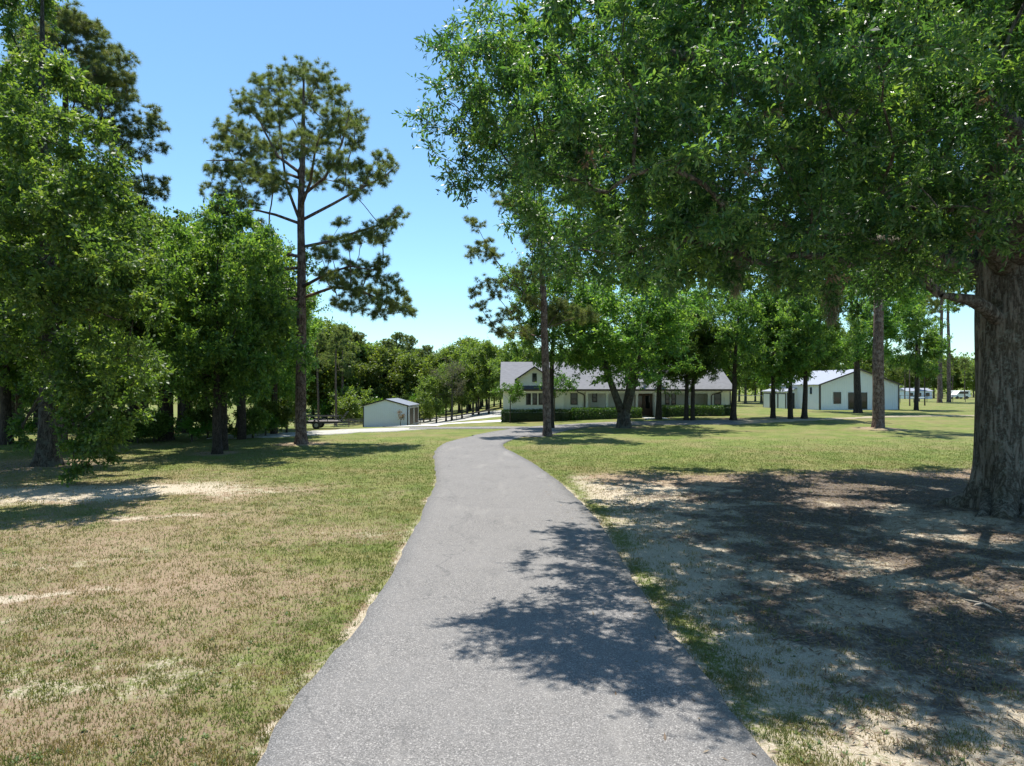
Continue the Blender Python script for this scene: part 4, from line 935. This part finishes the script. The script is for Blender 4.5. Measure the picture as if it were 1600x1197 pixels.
# left gable dormer and its awning
gx = 2.12; gw_, zb, zp = 1.62, 3.02, 5.02
dm = MB(); dm.prism([(gx-gw_,zb),(gx+gw_,zb),(gx+gw_,4.0),(gx,zp-.04),(gx-gw_,4.0)], 64.98, 69.4)
dw = dm.build('dormer', M['white'], house)
battens(dw, gx-gw_, gx+gw_, zb, 4.0, 64.98, M['white'], .3, [(1.93,2.35,3.2,4.2)])
r2 = MB()
for s in (-1, 1):
    a = (gx+s*(gw_+.22), 64.68, 3.86); b = (gx, 64.68, zp+.06); c = (gx, 70.0, zp+.06); d = (gx+s*(gw_+.22), 70.0, 3.86)
    r2.slab(*( (a, b, c, d) if s < 0 else (b, a, d, c)), .10)
r2.build('dormer_roof', M['shingle'], dw)
r3 = MB()
for s in (-1, 1):
    a = np.array([gx+s*(gw_+.24), 64.66, 3.84]); b = np.array([gx, 64.66, zp+.08])
    r3.add([a+(0,-.03,0), b+(0,-.03,0), b+(0,-.03,-.15), a+(0,-.03,-.15), a+(0,.01,0), b+(0,.01,0), b+(0,.01,-.15), a+(0,.01,-.15)], [(0,1,2,3),(4,7,6,5),(0,4,5,1),(3,2,6,7),(0,3,7,4),(1,5,6,2)])
r3.build('rake_trim', M['trim'], dw)
window(dw, 1.93, 2.35, 3.6, 4.42, 64.96)
aw = MB(); aw.slab((.85,64.35,2.93),(3.35,64.35,2.93),(3.2,64.97,3.24),(1.0,64.97,3.24),.05)
for x in np.arange(.95,3.3,.3): aw.add([(x,64.36,2.935),(x+.03,64.36,2.935),(x+.03,64.97,3.24),(x,64.97,3.24),(x,64.36,2.965),(x+.03,64.36,2.965),(x+.03,64.97,3.27),(x,64.97,3.27)], [(4,5,6,7),(0,4,7,3),(1,2,6,5),(0,1,5,4)])
aw.build('awning', M['navy'], house)
sh = MB(); sh.slab((12.2,67.0,4.05),(13.6,67.0,4.05),(13.6,69.3,5.15),(12.2,69.3,5.15),.12); sh.box(12.3,13.5,67.25,69.2,3.7,4.03).build('shed_dormer', M['navy'], house)
fr = MB()
for k in range(11):
    x = 7.9+k*.0
bench = empty('porch_bench', (8.2, 67.1, Zf), 0, 'dark bench on the porch under the small window', 'bench')
MB().box(-.5,.5,-.2,.2,.38,.43).build('seat', M['steel'], bench); MB().box(-.5,.5,.16,.20,.45,.85).build('backrest', M['steel'], bench)
for sx in (-.45,.42):
    for sy in (-.18,.14): MB().box(sx,sx+.04,sy,sy+.04,0,.38).build('leg', M['steel'], bench)

# hedges
def hedge(x0, x1, y0, y1, h, label, seed):
    rg2 = np.random.default_rng(seed); zb = min(tz(x0, y0), tz(x1, y0))-.1; L_ = x1-x0; n = int(L_*h*520)
    u = rg2.random((n, 3)); f = rg2.integers(0, 5, n); k = rg2.random(n)**2*.18
    x = u[:, 0]*L_; y = u[:, 1]*(y1-y0); z = u[:, 2]*h
    lump = (fbm(x+x0, z, .7, 2, seed)-.5)*.16
    z = np.where(f < 2, h-k+lump, z); y = np.where((f == 2) | (f == 3), k-lump, y); e = f == 4; x = np.where(e, np.where(u[:, 0] < .5, k, L_-k), x)
    p = np.stack([x, y, z], 1); d = np.tile([0, -.3, .5], (n, 1))
    v, t = leaves(rg2, p, d, np.arange(n), .10, 3, .085, .05, 1., 0, .4)
    o = empty('hedge', (x0, y0, zb), 0, label, 'hedge', 'clipped hedges along the house front')
    link('foliage', npmesh('hedge_foliage', v, [np.arange(len(v)).reshape(-1, 4)], attr=t), M['hedgeshade' if seed == 1 else 'hedgelit'], o)  # first hedge is shaded by leaf colour, the others use the lit copy
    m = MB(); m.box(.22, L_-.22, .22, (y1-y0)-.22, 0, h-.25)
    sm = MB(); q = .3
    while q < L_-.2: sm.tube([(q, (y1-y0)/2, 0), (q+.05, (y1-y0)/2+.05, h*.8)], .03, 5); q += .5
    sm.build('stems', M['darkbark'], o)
    m.build('inner_growth', M['hedgeshade'], o)
hedge(-.95, 5.55, 63.75, 64.8, 1.22, 'clipped hedge, leaves darkened as if shaded, below the triple window at the left of the house', 1)
hedge(5.65, 12.05, 63.6, 64.8, 1.22, 'clipped hedge with leaves coloured as sunlit before the porch, left of the front steps', 2)
hedge(14.15, 19.7, 63.6, 64.7, 1.12, 'long clipped hedge right of the front door', 3)
hedge(19.85, 21.0, 64.3, 65.1, 1.05, 'short clipped hedge under the right end window', 4)
MB().box(12.2, 14.0, 63.0, 65.3, -.1, .26).build('front_step', M['concrete'], house)
MB().box(12.1, 14.1, 61.0, 63.0, -.1, .3).build('walkway', M['concrete'])
tag(bpy.data.objects['walkway'], kind='structure')

# ---------------------------------------------------------------- barn
def wpos(px, d): return PX(px, d)
bz = tz(38, 84)
barn = empty('metal_barn', (PX(1281, 81), 81, bz-.05), R(8), 'white metal barn with dark trim and gabled end behind the stout pine', 'barn')
Wb, Lb, Hb, Rb = 10.3, 11.0, 3.12, 4.85
m = MB(); m.prism([(0,-.3),(Wb,-.3),(Wb,Hb),(Wb/2,Rb),(0,Hb)], 0, Lb); m.build('wall', M['barnwhite'], barn)
m = MB(); x = .15
while x < Wb:
    zt_ = Hb+(Rb-Hb)*(1-abs(x-Wb/2)/(Wb/2))-.06; m.box(x, x+.025, -.02, .003, 0, zt_); x += .3
y = .15
while y < Lb: m.box(-.02, .003, y, y+.025, 0, Hb-.06); y += .3
m.build('wall_rib', M['barnwhite'], barn)
m = MB(); m.slab((-.3,-.25,Hb-.07),(Wb/2,-.25,Rb+.06),(Wb/2,Lb+.2,Rb+.06),(-.3,Lb+.2,Hb-.07),.07); m.slab((Wb/2,-.25,Rb+.06),(Wb+.3,-.25,Hb-.07),(Wb+.3,Lb+.2,Hb-.07),(Wb/2,Lb+.2,Rb+.06),.07); m.build('roof', M['barnroof'], barn)
m = MB()
for a, b in (((-.32,Hb-.08),(Wb/2,Rb+.05)),((Wb/2,Rb+.05),(Wb+.32,Hb-.08))):
    m.add([(a[0],-.29,a[1]+.02),(b[0],-.29,b[1]+.02),(b[0],-.29,b[1]-.16),(a[0],-.29,a[1]-.16),(a[0],-.255,a[1]+.02),(b[0],-.255,b[1]+.02),(b[0],-.255,b[1]-.16),(a[0],-.255,a[1]-.16)], [(0,1,2,3),(4,7,6,5),(0,4,5,1),(3,2,6,7),(0,3,7,4),(1,5,6,2)])
m.build('rake_trim', M['brown'], barn)
m = MB(); m.box(-.05,.12,-.05,.0-.022,-.1,Hb-.1); m.box(-.05,-.022,-.022,.12,-.1,Hb-.1); m.box(Wb-.12,Wb+.05,-.05,-.022,-.1,Hb-.1); m.build('corner_trim', M['brown'], barn)
window(barn, 1.75, 2.7, .75, 2.15, -.02, 0, 'brown')
window(barn, 3.65, 6.1, .1, 2.1, -.02, 0, 'brown')
window(barn, 7.5, 8.2, .75, 2.15, -.02, 0, 'brown')
m = MB(); m.box(-.05,-.02,1.6,2.0,1.9,2.7); m.build('wall_vent', M['navy'], barn)
# low wing on the left side
wg = MB(); wg.prism([(-1.3,-.3),(0,-.3),(0,2.5),(-1.3,2.2)], 5.0, 10.8); wing = wg.build('side_wing', M['barnwhite'], barn)
MB().slab((-1.55,4.8,2.2),(-.03,4.8,2.6),(-.03,11.0,2.6),(-1.55,11.0,2.2),.06).build('wing_roof', M['barnroof'], wing)
for k in range(3):
    y0_ = 5.3+k*1.9
    o = MB().box(-1.36,-1.32,y0_,y0_+1.6,.0,1.85).build('garage_door', M['whitetrim'], wing)
    m = MB(); m.box(-1.38,-1.30,y0_-.12,y0_-.01,-.1,1.95); m.box(-1.38,-1.30,y0_+1.61,y0_+1.72,-.1,1.95); m.box(-1.38,-1.30,y0_-.01,y0_+1.61,1.86,1.95); m.build('door_trim', M['brown'], wing)
o = MB().box(-1.1,-.3,4.94,4.98,0,2.0).build('side_door', M['trim'], wing)
MB().box(-1.32,-1.20,4.93,4.98,-.1,2.05).build('corner_trim', M['brown'], wing)

# ---------------------------------------------------------------- shed
sx, sy = PX(567.5, 96.), 96.; szz = CAM_H-(663.5-HY)/F*96.
shed = empty('metal_shed', (sx, sy, szz), R(-3), 'pale blue-grey metal shed with dark roof and two roller doors', 'shed')
Ws, Ls, Hs, Rs = 6.35, 8.0, 2.72, 3.55
m = MB(); m.prism([(0,-.5),(Ws,-.5),(Ws,Hs),(Ws/2,Rs),(0,Hs)], 0, Ls); m.build('wall', M['shedwall'], shed)
m = MB(); x = .2
while x < Ws: zt_ = Hs+(Rs-Hs)*(1-abs(x-Ws/2)/(Ws/2))-.05; m.box(x, x+.025, -.018, .003, 0, zt_); x += .3
m.build('wall_rib', M['shedwall'], shed)
m = MB(); m.slab((-.15,-.12,Hs-.02),(Ws/2,-.12,Rs+.07),(Ws/2,Ls+.1,Rs+.07),(-.15,Ls+.1,Hs-.02),.08); m.slab((Ws/2,-.12,Rs+.07),(Ws+.15,-.12,Hs-.02),(Ws+.15,Ls+.1,Hs-.02),(Ws/2,Ls+.1,Rs+.07),.08); m.build('roof', M['metalroof'], shed)
m = MB()
for a, b in (((-.17,Hs-.02),(Ws/2,Rs+.07)),((Ws/2,Rs+.07),(Ws+.17,Hs-.02))):
    m.add([(a[0],-.16,a[1]+.01),(b[0],-.16,b[1]+.01),(b[0],-.16,b[1]-.16),(a[0],-.16,a[1]-.16),(a[0],-.125,a[1]+.01),(b[0],-.125,b[1]+.01),(b[0],-.125,b[1]-.16),(a[0],-.125,a[1]-.16)], [(0,1,2,3),(4,7,6,5),(0,4,5,1),(3,2,6,7),(0,3,7,4),(1,5,6,2)])
m.box(-.04,.10,-.05,-.02,-.3,Hs-.16); m.box(Ws-.10,Ws+.04,-.05,-.02,-.3,Hs-.16); m.build('trim', M['trim'], shed)
for k in range(2):
    y0_ = .9+k*3.5; m = MB()
    for q in range(12): m.box(Ws+.01,Ws+.05+.015*(q % 2),y0_,y0_+2.7,.0+q*.19,.19+q*.19-.006)
    dd = m.build('roller_door', M['brown'], shed)
    f = MB(); f.box(Ws+.0,Ws+.08,y0_-.14,y0_-.02,0,2.4); f.box(Ws+.0,Ws+.08,y0_+2.72,y0_+2.84,0,2.4); f.box(Ws+.0,Ws+.08,y0_-.02,y0_+2.72,2.29,2.4); f.build('door_frame', M['whitetrim'], dd)
x, y = PX(625.5, 94.5), 94.6
place('shrub', [BUSH[1]][0], (M['darkbark'], M['deadleaf']), (x, y, tz(x, y)), 1.2, .9, 'small reddish shrub against the shed wall near its right corner', 'shrub', sz=1.25) if False else None
rgs = np.random.default_rng(66); sm_ = broad(602, 2.1, .75, .04, .3, 9, 6, 4, 4, .13, .07)
o = empty('shrub', (x, y, szz), 0, 'small dark reddish shrub against the shed wall near its right corner', 'shrub')
link('stem', sm_[0], M['darkbark'], o); link('foliage', sm_[1], M['deadleaf'], o)

# ---------------------------------------------------------------- utility trailer
tx, ty = G(506, 669.5)
tr_ = empty('utility_trailer', (tx, ty, tz(tx, ty)), R(6), 'low black utility trailer with a plank deck parked by the gravel track', 'trailer')
MB().box(-1.25,1.15,-.75,.75,.48,.56).build('deck', M['planks'], tr_)
m = MB(); 
for yy in (-.8,.76): m.box(-1.3,1.2,yy,yy+.04,.42,.60); m.tube([(-1.3,yy,.95),(1.2,yy,.95)], .025, 6); [m.tube([(q,yy,.55),(q,yy,.95)], .025, 6) for q in (-1.3,-.5,.4,1.2)]
m.box(-1.3,-1.26,-.76,.76,.42,.60); m.build('frame', M['steel'], tr_)
m = MB(); m.tube([(1.2,-.7,.5),(1.75,-.7,1.25)], .03, 6); m.tube([(1.2,.7,.5),(1.75,.7,1.25)], .03, 6)
for q in np.linspace(0,1,6): m.tube([(1.2+.55*q,-.7,.5+.75*q),(1.2+.55*q,.7,.5+.75*q)], .02, 5)
m.build('ramp', M['steel'], tr_)
MB().tube([(-1.3,0,.46),(-2.3,0,.5)], .04, 6).tube([(-2.1,0,.05),(-2.1,0,.6)], .03, 6).build('drawbar', M['steel'], tr_)
for s in (-1, 1):
    wv_ = MB().tube([(-.4,s*.86-.1,.30),(-.4,s*.86+.1,.30)], .30, 18); w_ = wv_.build('wheel', M['tyre'], tr_)
    MB().tube([(-.4,s*.86-.105,.30),(-.4,s*.86+.105,.30)], .15, 12).build('rim', M['wire'], w_)
    MB().tube([(-.4+.36*math.cos(a),s*.86,.30+.36*math.sin(a)) for a in np.linspace(.15,2.99,9)], .03, 5).build('mudguard', M['steel'], tr_)

# ---------------------------------------------------------------- fences
def fence(name, pts, post_h, step, label, mats, rails, wires, mesh=False, posts=True):
    P = resample(np.array(pts, float), step); o = empty(name, (P[0][0], P[0][1], tz(*P[0])), 0, label, 'fence'); b0 = np.array([P[0][0], P[0][1], tz(*P[0])])
    Q = np.array([[p[0], p[1], tz(*p)] for p in P])-b0
    for q in Q: MB().tube([q+(0,0,-.2), q+(0,0,post_h)], .05 if mats[0] is M['post'] else .035, 6).build('post', mats[0], o)
    m = MB()
    for h in rails: m.tube([q+(0,0,h) for q in Q], .035, 5)
    if rails: m.build('rail', mats[1], o)
    m = MB()
    for h in wires: m.tube([q+(0,0,h) for q in Q], .006, 3)
    if mesh:
        for a, b in zip(Q[:-1], Q[1:]):
            n = int(np.linalg.norm(b-a)/.25); 
            for k in range(n):
                c = a+(b-a)*k/n; d = a+(b-a)*min(1, (k+3.)/n); m.tube([c+(0,0,.05), d+(0,0,post_h-.05)], .004, 3); m.tube([c+(0,0,post_h-.05), d+(0,0,.05)], .004, 3)
    if wires or mesh: m.build('wire_mesh', mats[2], o)
fence('wire_fence', [(PX(470,93), 93), (PX(520,93), 93.5), (PX(566,96), 96.5)], 1.2, 1.6, 'low wire fence on dark posts running from the trailer to the shed', (M['post'], M['post'], M['wire']), [], [.3,.5,.7,.9,1.1])
fence('wire_fence', [(PX(-60,62), 62), (PX(200,78), 78), (PX(460,92), 92)], 1.2, 3.2, 'post and wire fence behind the trees of the left lawn', (M['post'], M['post'], M['wire']), [], [.3,.6,.9,1.1])
fence('chain_link_fence', [(PX(1143,96), 96), (PX(1200,97), 97)], 1.5, 2.4, 'silver chain link fence between the house and the barn', (M['wire'], M['wire'], M['wire']), [1.48], [], True)
fence('field_fence', [(PX(1385,118), 118), (PX(1530,126), 126), (PX(1750,132), 132)], 1.3, 3.0, 'post and wire fence along the far side of the right field', (M['post'], M['post'], M['wire']), [1.25], [.3,.6,.9])
fence('rail_fence', [(PX(655,92), 93), (PX(700,94), 94.5), (PX(770,93), 93.5)], .8, 3.0, 'low post and rail barrier at the rim of the dirt clearing', (M['post'], M['post'], M['wire']), [.7], [])
# swing frame in the field
d = 98.; x0, x1 = PX(1421.5, d), PX(1445, d+2); z0 = tz(x0, d)
sf = empty('post_frame', (x0, d, z0), 0, 'two tall bare posts joined by a low white rail in the right field', 'frame')
MB().tube([(0,0,-.2),(0,0,6.2)], [.10,.06], 8).build('post', M['pinebark'], sf); MB().tube([(x1-x0,2,-.2),(x1-x0,2,4.4)], [.10,.07], 8).build('post', M['darkbark'], sf)
MB().tube([(0,0,1.15),(x1-x0,2,1.15)], .05, 6).build('rail', M['whitetrim'], sf)

# ---------------------------------------------------------------- far home, vehicles beyond the field
def far_house():
    d = 158.; x0 = PX(1417, d); z0 = 0.2
    o = empty('mobile_home', (x0, d, z0), R(4), 'low white mobile home among the far pines', 'house'); Wd = 6.2
    MB().box(0,Wd,0,4,-.6,2.0).build('wall', M['shedwall'], o)
    m = MB(); m.add([(-.2,-.2,2.0),(Wd+.2,-.2,2.0),(Wd+.2,4.2,2.0),(-.2,4.2,2.0),(-.2,2,2.7),(Wd+.2,2,2.7)], [(0,1,5,4),(2,3,4,5),(0,4,3),(1,2,5),(0,3,2,1)]); m.build('roof', M['barnroof'], o)
    for a in (.6, 2.6, 4.6): window(o, a, a+.9, .8, 1.6, 0)
far_house()
def van(px, d, rz, label, col, L=4.8):
    x = PX(px, d); o = empty('parked_van', (x, d, tz(x, d)), rz, label, 'van', 'white vehicles parked beyond the far fence')
    m = MB(); m.prism([(0,.35),(L,.35),(L,.9),(L-.9,1.05),(L-1.6,1.85),(.1,1.9),(0,1.2)], 0, 1.9); m.build('body', M['whitetrim'], o, bevel=.06)
    MB().prism([(.5,1.15),(L-1.2,1.15),(L-1.65,1.72),(.5,1.74)], -.01, 1.91).build('window_band', M['glass'], o)
    for wx in (.9, L-1.0):
        for wy in (.05, 1.85): MB().tube([(wx,wy-.11,.34),(wx,wy+.11,.34)], .34, 16).build('wheel', M['tyre'], o)
van(1490, 160, R(10), 'white van parked beyond the far fence, left of the two white vehicles', 0)
van(1507, 158, R(185), 'white van parked beyond the far fence, right of the two white vehicles', 0, 4.2)

# ---------------------------------------------------------------- sticks on the sand
def stick(px, py, pts, r, label):
    x, y = G(px, py); m = MB()
    for c in pts: m.tube([(a, b, z) for a, b, z in c], np.linspace(r, r*.4, len(c)), 6)
    o = m.build('fallen_branch', M['stick'], None, True); o.location = (x, y, .01); tag(o, label, 'branch', 'dead branches lying on the sand')
stick(1548, 955, [[(0,0,.03),(-.03,.12,.05),(-.10,.26,.04),(-.14,.36,.03)],[(0,0,.03),(.03,-.1,.02),(0,-.2,.02)],[(-.03,.12,.05),(-.13,.13,.03),(-.18,.1,.02)]], .018, 'forked bleached branch lying on the sand below the great oak')
stick(1405, 835, [[(0,0,.03),(.2,.15,.04),(.45,.2,.05),(.6,.45,.03)],[(.2,.15,.04),(.28,.35,.06)]], .014, 'thin crooked branch lying in the dark litter left of the great oak base')
stick(1450, 815, [[(0,0,.02),(.25,.2,.04),(.5,.25,.03)]], .012, 'short straight twig lying between the crooked branch and the oak base')
stick(1220, 900, [[(0,0,.02),(.15,-.06,.03),(.35,-.04,.02)]], .009, 'small twig on the sand between the driveway and the great oak')
print('scene built')
